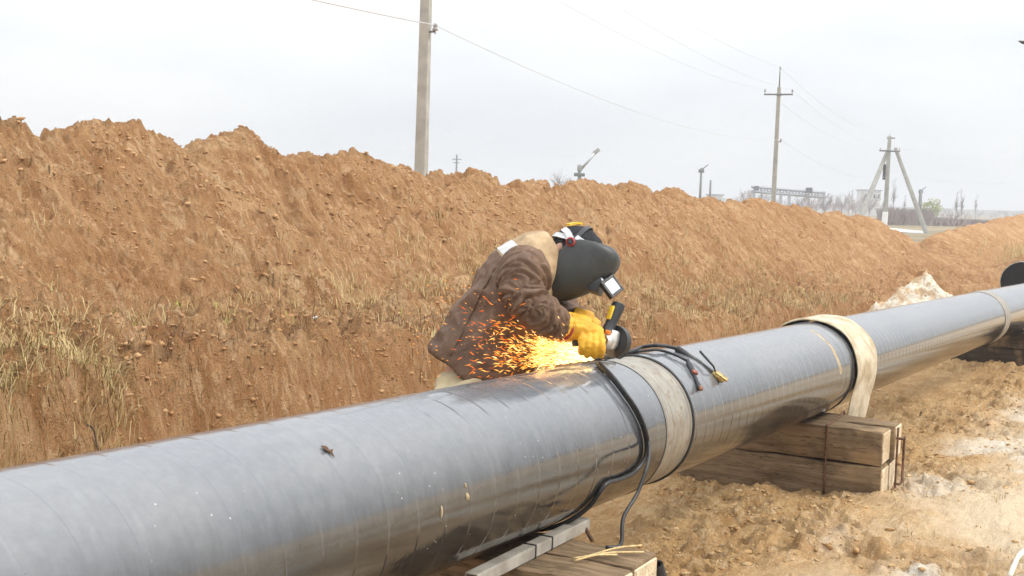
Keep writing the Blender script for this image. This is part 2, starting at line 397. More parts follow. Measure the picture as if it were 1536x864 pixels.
def _():
    m = M_weld; sp = m.n('ShaderNodeSeparateXYZ', {0: m.obj()}).outputs
    st = m.mapv(m.obj(), scale=(9, 1.2, 1.2)); n = m.noise(4, 5, .65, st); n2 = m.noise(30, 4)
    c = m.mix(m.rng(m.noise(11, 4, .6), .3, .7), (.27, .245, .205), (.37, .34, .285)); c = m.mix(m.rng(n2, .55, .72, 0, .7), c, (.22, .13, .065)); bd = m.n('ShaderNodeTexNoise', {'W': sp[0], 'Scale': 42, 'Detail': 3}, noise_dimensions='1D').outputs['Fac']; c = m.mix(m.rng(bd, .56, .66, 0, .6), c, (.13, .12, .11))
    m.out(c, m.rng(n, .3, .7, .35, .55), .45, m.bump(n2, .002))
_()
M_weld = M_weld.m
M_black = plain('black_rubber', (.018, .018, .019), .45, 0, .3, 30, .001)
M_steel = plain('dull_steel', (.42, .42, .43), .38, .9, .3, 25, .001)
M_rust = plain('rusty_iron', (.14, .07, .04), .75, .3, .5, 40, .001)
M_brass = plain('brass', (.45, .33, .14), .3, .95, .3, 40, .001)
PM = Matrix((AXD, VD - AXD*VD.dot(AXD), AXD.cross(VD))).transposed().to_4x4()
PM = Matrix((AXD, (VD-AXD*VD.dot(AXD)).normalized(), AXD.cross((VD-AXD*VD.dot(AXD)).normalized()))).transposed().to_4x4()
PM.translation = AX0
pipe = thing('pipeline', uv(4, 0, axz(4)-PR), 'long grey coated steel pipe running diagonally across on timber blocks, welded at its joints', 'pipeline')
def ring_mesh(s0, s1, r0, ri, n=128, ds=.25):
    V, F = [], []; ss = [s0+.004] + list(np.arange(s0+ds, s1-ds*.4, ds)) + [s1-.004]
    prof = [(s0+.004, ri), (s0, r0-.004)] + [(s, r0) for s in ss] + [(s1, r0-.004), (s1-.004, ri)]
    for s, r in prof: V += [(s, r*math.sin(a), r*math.cos(a)) for a in np.linspace(0, 2*PI, n, endpoint=False)]
    k = len(prof)
    for i in range(k):
        j = (i+1) % k
        F += [(i*n+q, j*n+q, j*n+(q+1) % n, i*n+(q+1) % n) for q in range(n)]
    return V, F
def pipe_part(name, s0, s1, r0, mat, ri=None, label=None):
    V, F = ring_mesh(s0, s1, r0, ri or PR-.03); o = mesh_np(name, V, F, mat, pipe); o.data.set_sharp_from_angle(angle=R(25))
    o.matrix_parent_inverse = Matrix.Identity(4); o.matrix_basis = pipe.matrix_basis.inverted() @ PM
    if label: o['label'] = label
    return o
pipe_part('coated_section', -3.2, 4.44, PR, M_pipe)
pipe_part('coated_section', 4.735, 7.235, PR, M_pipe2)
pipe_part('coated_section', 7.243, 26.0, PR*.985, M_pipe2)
pipe_part('weld_zone', 4.445, 4.73, PR-.006, M_weld, label='bare scratched steel girth between two coating edges')
for s in (4.442, 4.73): pipe_part('coating_edge', s-.004, s+.004, PR+.002, M_black)
pipe_part('end_ring', 7.222, 7.240, PR+.004, M_black, label='black band at the end of the nearer section')
pipe_part('weld_zone', 13.1, 13.42, PR+.001, M_weld, label='pale bare band near the far end')
# dried mud drip and stain by the second joint
m = NT('dried_mud'); m.out(m.mix(m.rng(m.noise(20), .35, .65), (.33, .24, .13), (.52, .42, .27)), .6, .1, m.bump(m.noise(60), .003)); M_mud = m.m
def pipe_pt(s, a, r=PR): return PM @ Vector((s, r*math.sin(a), r*math.cos(a)))     # a: 0 top, negative towards the viewer
# pipe lying behind, end on
p2 = at(1533, 424, 20.5)
def stub(name, P, d, r, ln, mat, label, cat, wall=.02):
    root = thing(name, P - Vector((0, 0, r)), label, cat); Mx = frame(d, (0, 0, 1), P)
    bm = bmesh.new(); n = 64
    lathe(bm, [(r-wall, .0), (r, 0), (r, ln), (r-wall, ln), (r-wall, 0)], Mx, n)
    bmesh.ops.remove_doubles(bm, verts=bm.verts, dist=1e-5)
    build('pipe_shell', bm, mat, root, angle=40)
    bm = bmesh.new(); lathe(bm, [(r+.003, .01), (r+.012, .01), (r+.012, .25), (r+.003, .25)], Mx, n); build('end_collar', bm, M_steel, root, angle=40)
    return root
stub('steel_pipe', p2, UD, .33, 9, plain('shaded_mouth_black', (.006, .006, .006), .85, 0, .3, 30, .001), 'open black mouth of a second pipe lying behind the far pipeline', 'pipe')  # near-black shell: the shade inside the mouth is put into its colour

# ------------------------------------------------------------------ cloth over the joint
m = NT('beige_cloth'); nn = m.noise(9, 5, .6); fold = m.noise(5, 4, .6, m.mapv(m.obj(), scale=(5, 5, .8)))
wv = m.noise(160, 2, .5)
M_cloth = m.out(m.mix(m.rng(nn, .35, .65), (.42, .335, .22), (.60, .525, .40)), .95, 0, m.bump(wv, .002, .6, m.bump(fold, .02)), Specular_IOR_Level=.1)
def cloth():
    V = []; na, nw = 64, 22
    path = []                       # angle part then hanging part
    for i in range(na):
        a = 1.9-(1.9+PI*.5+.10)*i/(na-1)*1.0
        path.append(('p', a))
    hang = .33
    for i in range(1, 20): path.append(('h', i/19*hang))
    for k, (t, q) in enumerate(path):
        for j in range(nw):
            f = j/(nw-1); kk = k/len(path)
            wl = 7.262-.012*math.sin(kk*9)+.02*perlin(kk*6, 0, 91); wr = 7.80-.11*kk+.05*perlin(kk*7, 3, 92)
            s = wl+(wr-wl)*f
            pl = .014*abs(perlin(f*4+kk*1.2, kk*2.6, 93))+.008*perlin(f*11, kk*7, 94)
            if t == 'p':
                P = pipe_pt(s, q, PR+.010+pl+.004)
            else:
                P0 = pipe_pt(s, -PI*.5-.10, PR+.014+pl); sw = q/hang
                P = P0+Vector((0, 0, -q))+VD*(.06*sw)+UD*(-(s-7.5)*.30*sw)+VD*(.022*math.sin(f*11+sw*2)*sw)
            V.append(P)
    F = [(i*nw+j, (i+1)*nw+j, (i+1)*nw+j+1, i*nw+j+1) for i in range(len(path)-1) for j in range(nw-1)]
    o = mesh_np('cloth_strip', V, F, M_cloth)
    md = o.modifiers.new('thick', 'SOLIDIFY'); md.thickness = .006; md.offset = 1
    tag(o, 'frayed beige cloth strip draped over the pipe joint and hanging onto the timbers', 'cloth')
cloth()

# ------------------------------------------------------------------ timbers
def wood(name, a, b, endc=None):
    m = NT(name); al_ = m.mapv(m.obj(), rot=(0, 0, R(28.5))); g_ = m.mapv(al_, scale=(.8, 11, 11)); n = m.noise(3, 6, .68, g_, .35); ck = m.noise(2.2, 4, .6, m.mapv(al_, scale=(.5, 9, 9)), .2); n2 = m.noise(8, 4); kn = m.vor(4, m.mapv(m.obj(), rot=(0, 0, R(29)), scale=(.6, 2, 2)))
    c = m.mix(m.rng(n, .3, .7), a, b); c = m.mix(m.rng(n2, .5, .72, 0, .6), c, tuple(x*.45 for x in a)); c = m.mix(m.rng(m.math('ABSOLUTE', m.math('SUBTRACT', ck, .5)), 0, .012, .85, 0), c, (.03, .02, .012)); c = m.mix(m.rng(m.noise(2.3, 4, .6), .56, .7, 0, .6), c, (.40, .27, .14))
    c = m.mix(m.rng(kn, .03, .10, .7, 0), c, (.06, .035, .02))
    return m.out(c, .85, 0, m.bump(n, .006), Specular_IOR_Level=.2)
M_wood = wood('weathered_timber', (.135, .09, .050), (.275, .19, .112)); M_woodd = wood('shaded_timber', (.045, .033, .022), (.09, .065, .045))
M_woodp = wood('sunlit_sawn_timber', (.56, .44, .29), (.74, .62, .44))  # beam ends pale, sides dark: sun and pipe shade put into the wood colours
def timber(P, ang, ln, wd, ht, label, group, mat=None, tilt=0):
    """beam whose near end sits at P (its end-face centre, bottom), pointing away"""
    root = thing('timber_beam', P, label, 'timber', group)
    d = Vector((-math.cos(ang), math.sin(ang), 0)); y = Vector((-d.y, d.x, 0))
    M = Matrix((d, y, Vector((0, 0, 1)))).transposed().to_4x4(); M.translation = P+d*ln/2+Vector((0, 0, ht/2))
    M = M @ Matrix.Rotation(tilt, 4, 'X')
    bm = bmesh.new(); box(bm, Matrix.Identity(4), ln, wd, ht, .007, 2)
    bmesh.ops.subdivide_edges(bm, edges=[e for e in bm.edges if e.calc_length() > ln*.5], cuts=int(ln/.05), use_grid_fill=True)
    for v in bm.verts:
        q = v.co*7+Vector((P.x*3, P.y*5, P.z*9)); v.co += .011*Vector((mnoise.noise(q), mnoise.noise(q+Vector((9, 0, 0))), mnoise.noise(q+Vector((0, 9, 0)))))
        if v.co.x < -ln/2+.02: v.co.x += .008*mnoise.noise(q*4)
    bmesh.ops.transform(bm, matrix=M, verts=bm.verts)
    build('beam', bm, mat or M_wood, root, angle=35)
    bm = bmesh.new(); Me = frame(-d, (0, 0, 1), P-d*.002+Vector((0, 0, ht/2))) ; box(bm, Me @ Matrix.Translation((0, 0, .003)), ht*.90, wd*.90, .01, .003, 1)
    build('sawn_end', bm, M_woodp, root, angle=35)
    return root
A1 = R(27)
front = at(1331, 728, 7.02); front.z = float(ground_z(7.2, -.45))-.05
base = Vector((front.x, front.y, 0)); d1 = Vector((-math.cos(A1), math.sin(A1), 0)); y1 = Vector((-d1.y, d1.x, 0))
ZB, Z1, Z2 = -.17, .10, .295
for (off, dz0, dz1, lab) in ((.105, ZB, Z1, 'lower front beam of the timber stack under the cloth-draped joint, half sunk in soil'), (-.105, ZB, Z1, 'lower rear beam of the timber stack under the cloth-draped joint'),
                  (.105, Z1+.012, Z2, 'upper front beam of the timber stack under the cloth-draped joint, with a wire round it'), (-.105, Z1+.012, Z2+.006, 'upper rear beam of the timber stack under the cloth-draped joint')):
    sh = rng.uniform(-.02, .02)
    P = base+y1*off+d1*(.02+sh if off > 0 else .0+sh); P.z = dz0
    timber(P, A1+rng.uniform(-.01, .01), 1.35, .196, dz1-dz0, lab, 'stacked timbers under the second pipe joint')
# spacer, binding wire, iron staple, hook
def wire(name, pts, r, mat, label=None, cat=None, group=None, n=8, sm=6, parent=None):
    bm = bmesh.new(); tube(bm, spline(pts, sm) if sm else pts, r, n); o = build(name, bm, mat, parent)
    return tag(o, label, cat, group) if label else o
c0 = base+d1*.30+y1*.212
hx = [c0+Vector((0, 0, z)) for z in (-.08, .05, .16, .28, .305)] + [base+d1*.30+y1*.10+Vector((0, 0, .306)), base+d1*.30-y1*.10+Vector((0, 0, .312)), base+d1*.30-y1*.214+Vector((0, 0, .30)), base+d1*.30-y1*.214+Vector((0, 0, 0))]
wire('binding_wire', hx, .006, M_rust, 'rusty wire bound round the stacked timbers beside the hanging cloth', 'wire', sm=3)
e0 = base-d1*.03
ns = [e0-y1*.02+Vector((0, 0, .235)), e0-y1*.02-d1*.03+Vector((0, 0, .235)), e0-y1*.10-d1*.03+Vector((0, 0, .235)), e0-y1*.10-d1*.03+Vector((0, 0, -.02)), e0-y1*.02-d1*.03+Vector((0, 0, -.02)), e0-y1*.02+Vector((0, 0, -.02))]
wire('iron_staple', ns, .007, M_rust, 'bent rusty iron staple driven into the sawn timber ends', 'staple', sm=0)
wire('iron_strap', [e0-d1*.012+y1*.005+Vector((0, 0, z)) for z in (.30, .2, .1, 0, -.12)], .006, M_rust, 'dark upright rod against the sawn ends of the timber stack', 'rod', sm=2)
hk = base+d1*.43+y1*.13+Vector((0, 0, Z2))
ht_ = thing('steel_hook', hk, 'grey steel hook lying on the timber below the hanging cloth', 'hook')
wire('shank', [hk+y1*.09+d1*.10+Vector((0, 0, .014)), hk+y1*.03+d1*.03+Vector((0, 0, .02)), hk+Vector((0, 0, .045)), hk-y1*.01-d1*.02+Vector((0, 0, .075))], .011, M_steel, parent=ht_)
bm = bmesh.new(); box(bm, frame((0, 0, 1), d1-y1*.4, hk-y1*.01-d1*.03+Vector((0, 0, .085))), .14, .035, .03, .008); build('jaw', bm, M_steel, ht_, angle=40)
# stack in the lower foreground
A2 = R(29.14)
for (u, wd, z0, z1, lab) in ((3.755, .20, .16, .335, 'broad weathered timber directly beneath the near pipe, straw on its top'), (3.54, .205, .16, .338, 'weathered timber beside the broad one beneath the near pipe, under the metal channel'),
                        (3.75, .21, -.06, .155, 'bottom timber on the ground below the straw-strewn timber'), (3.53, .21, -.06, .155, 'bottom timber on the ground below the metal channel')):
    P = uv(u, -.49+rng.uniform(-.01, .01), z0); timber(P, A2, 1.3, wd, z1-z0, lab, 'timbers stacked under the near pipe')
# far stack, its shadow put into a darker wood colour
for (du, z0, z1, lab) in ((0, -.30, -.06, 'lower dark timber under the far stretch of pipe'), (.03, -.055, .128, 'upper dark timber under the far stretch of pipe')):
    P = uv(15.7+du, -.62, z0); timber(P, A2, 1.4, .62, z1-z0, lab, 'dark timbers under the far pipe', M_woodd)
# metal channel on the near stack
m = NT('galvanised_channel'); ch_n = m.noise(14, 4); M_chan = m.out(m.mix(m.rng(ch_n, .35, .7), (.30, .27, .225), (.44, .41, .36)), .6, .2, m.bump(ch_n, .002))
root = thing('metal_channel', uv(3.5, -.15, .338), 'pale hollow metal channel with dark bands lying along the near timbers under the pipe', 'channel')
bm = bmesh.new(); c = uv(3.58, -.165, .338+.0225); Mx = frame(UD*1.0+VD*.02, (0, 0, 1), c)
for (ox, oy, sx, sy) in ((.018, 0, .004, .042), (-.018, 0, .004, .042), (0, .0195, .032, .004), (0, -.0195, .032, .004)): box(bm, Mx @ Matrix.Translation((ox, oy, 0)), sx, sy, .80, .001, 1)
build('channel_tube', bm, M_chan, root, smooth=False)
for z in (-.02, .1):
    bm = bmesh.new(); box(bm, Mx @ Matrix.Translation((0, 0, z)), .045, .047, .010, .002, 1); build('band', bm, M_black, root, smooth=False)
# ------------------------------------------------------------------ welder
WD = 4.84
hip0 = at(690, 572, WD)
man = thing('person', (hip0.x, hip0.y, float(top_z((hip0-uv(0, 0)).dot(UD), (hip0-uv(0, 0)).dot(VD)))),
            'welder in brown jacket and dark face shield bent over the pipe, grinding in yellow gloves', 'person')
gz = man.location.z
pd = CF.copy()                                            # lateral axis of the body (away from the viewer)
M_skin = plain('skin', (.52, .30, .22), .55, 0, .12, 30, .001)
def jacket_mat():
    m = NT('brown_canvas'); n = m.noise(7, 5, .6); n2 = m.noise(40, 4, .6); wv_ = m.noise(260, 2, .5)
    c = m.mix(m.rng(n, .3, .7), (.108, .062, .038), (.175, .108, .070)); c = m.mix(m.rng(n2, .5, .75, 0, .5), c, (.27, .18, .13))
    return m.out(c, m.rng(n, .3, .7, .6, .8), 0, m.bump(wv_, .0012, .6, m.bump(m.noise(22, 4, .6), .008, .7)), Specular_IOR_Level=.3)
M_jack = jacket_mat()
M_yoke = plain('tan_canvas', (.37, .26, .15), .85, 0, .25, 14, .004)
M_patch = plain('grey_white_patch', (.50, .50, .50), .6, 0, .1, 30, .002)
M_trou = plain('khaki_cloth', (.48, .40, .25), .9, 0, .15, 10, .004)
M_glove = NT('yellow_leather')
def _():
    m = M_glove; n = m.noise(16, 5, .6); n2 = m.noise(60, 4, .6)
    c = m.mix(m.rng(n, .3, .7), (.62, .30, .012), (.80, .44, .03)); c = m.mix(m.rng(n2, .58, .8, 0, .6), c, (.30, .15, .02))
    m.out(c, .6, 0, m.bump(m.noise(300, 2), .0006, .6, m.bump(n2, .003)))
_(); M_glove = M_glove.m
M_red = plain('red_lining', (.34, .035, .03), .7, 0, .2, 20, .001)
M_mask = NT('mask_plastic')
def _():
    m = M_mask; n = m.noise(14, 5, .65); n2 = m.noise(90, 4, .7)
    c = m.mix(m.rng(n, .3, .7), (.026, .029, .029), (.042, .046, .045)); c = m.mix(m.rng(n2, .60, .75, 0, .6), c, (.14, .13, .11))
    m.out(c, m.rng(n, .3, .7, .38, .55), 0, m.bump(n2, .0006))
_(); M_mask = M_mask.m
M_cap = plain('black_knit', (.018, .018, .022), .95, 0, .4, 60, .003)
M_strap = plain('grey_strap', (.50, .51, .52), .5, 0, .25, 50, .001)
M_yel = plain('yellow_plastic', (.75, .50, .03), .45, 0, .1, 20, 0)
M_dark = plain('dark_plastic', (.022, .023, .025), .4, 0, .3, 30, .001)

# body: one skinned figure from pelvis to head, arms and legs
def skin_body():
    J = {}
    def j(n, p, r): J[n] = (Vector(p), r)
    j('pelvis', at(692, 566, WD), .12); j('spine', at(728, 505, WD), .115); j('chest', at(772, 430, WD), .125); j('neck', at(832, 382, WD), .06); j('nape', at(846, 384, WD), .055); j('head', at(868, 388, WD), .088); j('crown', at(886, 366, WD), .075)
    j('shoulder', at(790, 398, 4.68), .07); j('elbow', at(792, 458, 4.56), .048); j('wrist', at(852, 490, 4.69), .032); j('hand', at(876, 500, 4.70), .032)
    j('shoulder2', at(800, 398, 5.02), .07); j('elbow2', at(832, 462, 5.04), .048); j('wrist2', at(868, 492, 4.90), .032); j('hand2', at(884, 503, 4.83), .032)
    for k, s in (('', -1), ('2', 1)):
        hp = at(694, 578, WD)+pd*.10*s; j('hip'+k, hp, .095)
        kn = hp+Vector((.16, .0, -.40)); j('knee'+k, kn, .062); an = Vector((hp.x-.02+.03*s, hp.y+.03*s, gz+.09)); j('ankle'+k, an, .045); j('toe'+k, an+Vector((.17, -.02, -.05)), .035)
    E = [('pelvis', 'spine'), ('spine', 'chest'), ('chest', 'neck'), ('neck', 'nape'), ('nape', 'head'), ('head', 'crown')]
    for k in ('', '2'):
        E += [('chest', 'shoulder'+k), ('shoulder'+k, 'elbow'+k), ('elbow'+k, 'wrist'+k), ('wrist'+k, 'hand'+k), ('pelvis', 'hip'+k), ('hip'+k, 'knee'+k), ('knee'+k, 'ankle'+k), ('ankle'+k, 'toe'+k)]
    names = list(J); me = bpy.data.meshes.new('b'); me.from_pydata([J[n][0] for n in names], [(names.index(a), names.index(b)) for a, b in E], [])
    o = bpy.data.objects.new('b', me); COL.objects.link(o); md = o.modifiers.new('s', 'SKIN'); md.use_smooth_shade = True
    for i, n in enumerate(names):
        sv_ = me.skin_vertices[0].data[i]; sv_.radius = (J[n][1],)*2; sv_.use_root = (i == 0)
    o.modifiers.new('ss', 'SUBSURF').levels = 2
    dg = bpy.context.evaluated_depsgraph_get(); dg.update(); res = bpy.data.meshes.new_from_object(o.evaluated_get(dg), depsgraph=dg)
    bpy.data.objects.remove(o); return link('body', res, M_skin, man), J
body, J = skin_body()

# jacket: torso, both sleeves and collar fused, then creased
def fold_disp(me, segs, amp):
    """push cloth folds: creases that run round the limb or trunk nearest to each vertex"""
    V = coords(me); Nn = normals(me); out = V.copy()
    for i in range(len(V)):
        p = Vector(V[i]); best = None
        for a, b, fr, am in segs:
            ab = b-a; t = max(0, min(1, (p-a).dot(ab)/ab.length_squared)); dd = (p-a-ab*t).length
            if best is None or dd < best[0]: best = (dd, t, ab, fr, am, a)
        dd, t, ab, fr, am, a = best; ax = ab.normalized(); al = (p-a).dot(ax); pr = (p-a)-ax*al
        q = pr*6.0+ax*al*fr+a*3
        n = mnoise.noise(q); rdg = 1-abs(mnoise.noise(q*1.0+Vector((5, 2, 8))))*2.2
        d = am*(.5*n+.95*max(-.7, rdg)-.25)+.004*mnoise.noise(p*32)
        out[i] = V[i]+Nn[i]*d*amp
    me.vertices.foreach_set('co', out.ravel().astype(np.float32)); me.update()
bm = bmesh.new()
sp = [(704, 567, .185, .185), (712, 556, .192, .185), (737, 513, .186, .185), (760, 462, .170, .19), (783, 410, .140, .19), (810, 386, .105, .16), (832, 376, .078, .095)]
tube(bm, [at(x, y, WD) for x, y, _, _ in sp], [q[2] for q in sp], 28, True, pd, [q[3] for q in sp])
ls = [(790, 385, 4.98, .085), (806, 410, 5.03, .11), (818, 438, 5.06, .10), (834, 464, 5.03, .085), (850, 480, 4.97, .07), (866, 491, 4.91, .058)]
tube(bm, spline([at(x, y, d) for x, y, d, _ in ls], 3), list(np.interp(np.arange(16)/3, range(6), [q[3] for q in ls])), 18)
me = remesh(bm, .0075, 5)
P_ = lambda x, y, d=WD: at(x, y, d)
fold_disp(me, [(P_(700, 560), P_(760, 445), 9, .016), (P_(760, 445), P_(825, 380), 10, .006), (P_(800, 395, 5.02), P_(866, 491, 4.91), 22, .02)], 1.0)
rs = [(793, 390, 4.76, .055), (789, 399, 4.70, .085), (785, 416, 4.63, .102), (785, 440, 4.58, .091), (797, 461, 4.565, .079), (816, 475, 4.61, .073), (830, 483, 4.66, .064), (837, 487, 4.68, .059)]
bs_ = bmesh.new(); tube(bs_, spline([at(x, y, d) for x, y, d, _ in rs], 3), list(np.interp(np.arange(22)/3, range(8), [q[3] for q in rs])), 20)
mS = remesh(bs_, .0062, 3)
def sleeve_folds(me):
    V = coords(me); Nn = normals(me); C = [at(x, y, d) for x, y, d, _ in rs]; out = V.copy()
    for i in range(len(V)):
        p = Vector(V[i]); bd = 9; acc = 0; sv = 0
        for a, b in zip(C, C[1:]):
            ab = b-a; L_ = ab.length; t = max(0, min(1, (p-a).dot(ab)/(L_*L_))); dd = (p-a-ab*t).length
            if dd < bd: bd = dd; sv = acc+t*L_; rad = p-a-ab*t
            acc += L_
        th = math.atan2(rad.dot(CU), rad.dot(CR)); el = math.exp(-((sv-.21)/.11)**2)+.75*math.exp(-((sv-.36)/.09)**2)+.4
        # creases run slanting round the sleeve, pinched at the inner elbow
        q = sv*40+1.9*math.sin(th-.5)+.9*mnoise.noise(p*7); n1 = mnoise.noise(Vector((q, th*.40, 3))); n2 = mnoise.noise(Vector((q*1.9, th*.8, 8)))
        r1 = (1-min(1, abs(n1)*2.4))**2; out[i] = V[i]+Nn[i]*(el*(.010*n1-.014*r1+.004*n2)+.002*mnoise.noise(p*16)+.003)
    me.vertices.foreach_set('co', out.ravel().astype(np.float32)); me.update()
sleeve_folds(mS)
# shoulder yoke and patch: cut clean from the jacket
bj = bmesh.new(); bj.from_mesh(me); bpy.data.meshes.remove(me)
up = (at(810, 386, WD)-at(752, 457, WD)).normalized()
def cut(bm_, co, no): 
    bmesh.ops.bisect_plane(bm_, geom=list(bm_.verts)+list(bm_.edges)+list(bm_.faces), dist=1e-5, plane_co=co, plane_no=no)
yk_co, yk_no = at(757, 384, WD), (pdir(.60, -.62)+pd*-.10).normalized()
fr_co, fr_no = at(800, 366, WD), pdir(-.35, -.95)
by = bj.copy()
cut(by, yk_co, yk_no)
bmesh.ops.delete(by, geom=[f for f in by.faces if (f.calc_center_median()-yk_co).dot(yk_no) < 0], context='FACES')
def sleeve(p):                           # keeps the yoke off the sleeves
    a, b = at(781, 400, 4.655), at(787, 442, 4.575); t = (p-a).dot((b-a).normalized()); return (p-a-(b-a).normalized()*t).length < .128 and t > -.02
sl_co, sl_no = at(792, 380, WD), (pdir(.30, -.95)).normalized()
bmesh.ops.delete(by, geom=[f for f in by.faces if (f.calc_center_median()-at(806, 398, WD)).dot(pdir(.5, .86)) > 0 and (f.calc_center_median()-at(806, 398, WD)).dot(pd) > .02], context='FACES')
by.normal_update()
for v in by.verts: v.co += v.normal*.004
md_edges = [e for e in by.edges if e.is_boundary]
ret = bmesh.ops.extrude_edge_only(by, edges=md_edges); 
for v in [g_ for g_ in ret['geom'] if isinstance(g_, bmesh.types.BMVert)]: v.co -= v.normal*.0; 
bmesh.ops.delete(by, geom=[g_ for g_ in ret['geom'] if isinstance(g_, bmesh.types.BMVert)], context='VERTS')
meJ = bpy.data.meshes.new('jacket'); bj.to_mesh(meJ); bj.free(); meJ.polygons.foreach_set('use_smooth', [True]*len(meJ.polygons))
jacket = link('jacket', meJ, M_jack, man); link('sleeve', mS, M_jack, jacket)
from mathutils.bvhtree import BVHTree
bvh = BVHTree.FromPolygons([v.co[:] for v in meJ.vertices], [p.vertices[:] for p in meJ.polygons])
def on_cloth(px, py, h): hit = bvh.ray_cast(CAM, (at(px, py, 1)-CAM).normalized()); return hit[0]+hit[1]*h if hit[0] else at(px, py, 4.65)
for pts_q in (((742, 402), (726, 432), (708, 468), (690, 505), (676, 532)), ((772, 470), (760, 500), (748, 530), (738, 556))):
    bm = bmesh.new(); tube(bm, spline([on_cloth(x, y, .001) for x, y in pts_q], 5), .0045, 6); build('seam', bm, M_jack, jacket)
meY = bpy.data.meshes.new('yoke'); by.to_mesh(meY)
meY.polygons.foreach_set('use_smooth', [True]*len(meY.polygons)); yoke = link('shoulder_yoke', meY, M_yoke, jacket)
md = yoke.modifiers.new('t', 'SOLIDIFY'); md.thickness = .006; md.offset = -1
pa = by.copy(); by.free()
c_ = at(757, 367, WD)
for dx, dy, w_ in ((.75, -.66, .032), (-.75, .66, .032)):
    n_ = pdir(dx, dy); cut(pa, c_+n_*w_, n_)
    bmesh.ops.delete(pa, geom=[f for f in pa.faces if (f.calc_center_median()-c_-n_*w_).dot(n_) > 0], context='FACES')
n_ = pd; 
for s in (1, -1):
    cc = c_-pd*.09; cut(pa, cc+pd*s*.1, pd*s); bmesh.ops.delete(pa, geom=[f for f in pa.faces if (f.calc_center_median()-cc-pd*s*.1).dot(pd*s) > 0], context='FACES')
bmesh.ops.delete(pa, geom=[f for f in pa.faces if f.normal.dot(Vector((-.6, -.3, .6))) < -.1], context='FACES')
for v in pa.verts: v.co += v.normal*.003
mp_ = bpy.data.meshes.new('patch'); pa.to_mesh(mp_); pa.free(); link('reflective_patch', mp_, M_patch, yoke)
# sleeve cuff, red lining
def cuff(c, d, r, mat, name, ln=.02):
    bm = bmesh.new(); lathe(bm, [(r-.006, -ln/2), (r, -ln/2), (r+.002, 0), (r, ln/2), (r-.006, ln/2), (r-.006, -ln/2)], frame(d, None, c), 28)
    bmesh.ops.remove_doubles(bm, verts=bm.verts, dist=1e-6); return build(name, bm, mat, man)
wdir = (at(842, 490, 4.69)-at(816, 475, 4.61)).normalized()
cuff(at(842, 490, 4.69), wdir, .0600, M_red, 'glove_lining', .012)
# trousers and boots
bm = bmesh.new()
tube(bm, [at(688, 556, WD), at(693, 574, WD), at(697, 596, WD)], [.08, .108, .108], 22, True, pd, [.13, .155, .155])
for k, s in (('', -1), ('2', 1)):
    hp, kn, an = J['hip'+k][0], J['knee'+k][0], J['ankle'+k][0]
    tube(bm, spline([hp+Vector((0, 0, .03)), hp.lerp(kn, .5), kn, kn.lerp(an, .5), an+Vector((0, 0, .02))], 4), list(np.interp(np.arange(17)/4, range(5), [.115, .105, .085, .085, .08])), 16)
me = remesh(bm, .013, 4)
fold_disp(me, [(J['hip'][0], J['knee'][0], 14, .012), (J['knee'][0], J['ankle'][0], 22, .014), (J['hip2'][0], J['knee2'][0], 14, .012), (J['knee2'][0], J['ankle2'][0], 22, .014)], 1)
link('trousers', me, M_trou, man)
for k in ('', '2'):
    an = J['ankle'+k][0]; bm = bmesh.new()
    tube(bm, [an+Vector((-.07, .01, -.055)), an+Vector((.0, 0, -.045)), an+Vector((.10, -.02, -.055)), an+Vector((.20, -.035, -.06))], [.045, .05, .045, .03], 14, True, Vector((0, 1, 0)), [.042, .05, .055, .035])
    tube(bm, [an+Vector((-.015, 0, -.05)), an+Vector((0, 0, .12))], [.058, .062], 14)
    link('boot', remesh(bm, .009, 3), M_black, man)

# head frame: c towards the crown, f where the face looks, l lateral (away from viewer)
HD = WD; hc = at(868, 388, HD); PXM = HD/FPX
hcax = pdir(.59, -.81); f0 = pdir(.81, .59); YAW = R(14)
hf = (f0*math.cos(YAW)-pd*math.sin(YAW)).normalized(); hl = hcax.cross(hf).normalized()
if hl.dot(pd) < 0: hl = -hl
def hp_(f, c, l=0.0): return hc+(hf*f+hcax*c)*PXM+hl*l      # f, c in photo-pixel units, l in metres
# cap (knit) over skull and nape
bm = bmesh.new()
ellipsoid(bm, hp_(-8, 7), (hf, hl, hcax), (.106, .094, .100), 28)
ellipsoid(bm, hp_(-16, -6), (hf, hl, hcax), (.075, .078, .085), 24)
tube(bm, [at(831, 384, WD), at(842, 388, WD), at(856, 388, WD)], [.062, .066, .07], 20)
me = remesh(bm, .007, 5); V = coords(me); Nn = normals(me)
for i in range(len(V)): V[i] += Nn[i]*.004*mnoise.noise(Vector(V[i])*38)
me.vertices.foreach_set('co', V.ravel()); me.update(); cap = link('knit_cap', me, M_cap, man)
# headgear: band, crown strap, yellow pad
def strap(name, pts, wdt, mat, parent, th=.004):
    bm = bmesh.new(); sp_ = spline(pts, 6); rows = []
    for i, p in enumerate(sp_):
        t = (sp_[min(i+1, len(sp_)-1)]-sp_[max(0, i-1)]).normalized(); n = (p-hp_(-8, 0)).normalized(); b = t.cross(n).normalized()
        rows.append([bm.verts.new(p+b*wdt/2+n*s) for s in (0, th)]+[bm.verts.new(p-b*wdt/2+n*s) for s in (th, 0)])
    for a, b in zip(rows, rows[1:]):
        for k in range(4): bm.faces.new((a[k], a[(k+1) % 4], b[(k+1) % 4], b[k]))
    bm.faces.new(rows[0][::-1]); bm.faces.new(rows[-1]); return build(name, bm, mat, parent, angle=40)
def hell(fa, ca, la, k=1.0):              # direction on the cap surface
    d = Vector((fa, la, ca)).normalized(); return hp_(-8, 7)+hf*d.x*.110*k+hl*d.y*.098*k+hcax*d.z*.104*k
headgear = strap('head_band', [hell(math.cos(a), .30+.30*math.cos(a), math.sin(a)) for a in np.linspace(-PI, PI, 17)], .022, M_strap, cap)
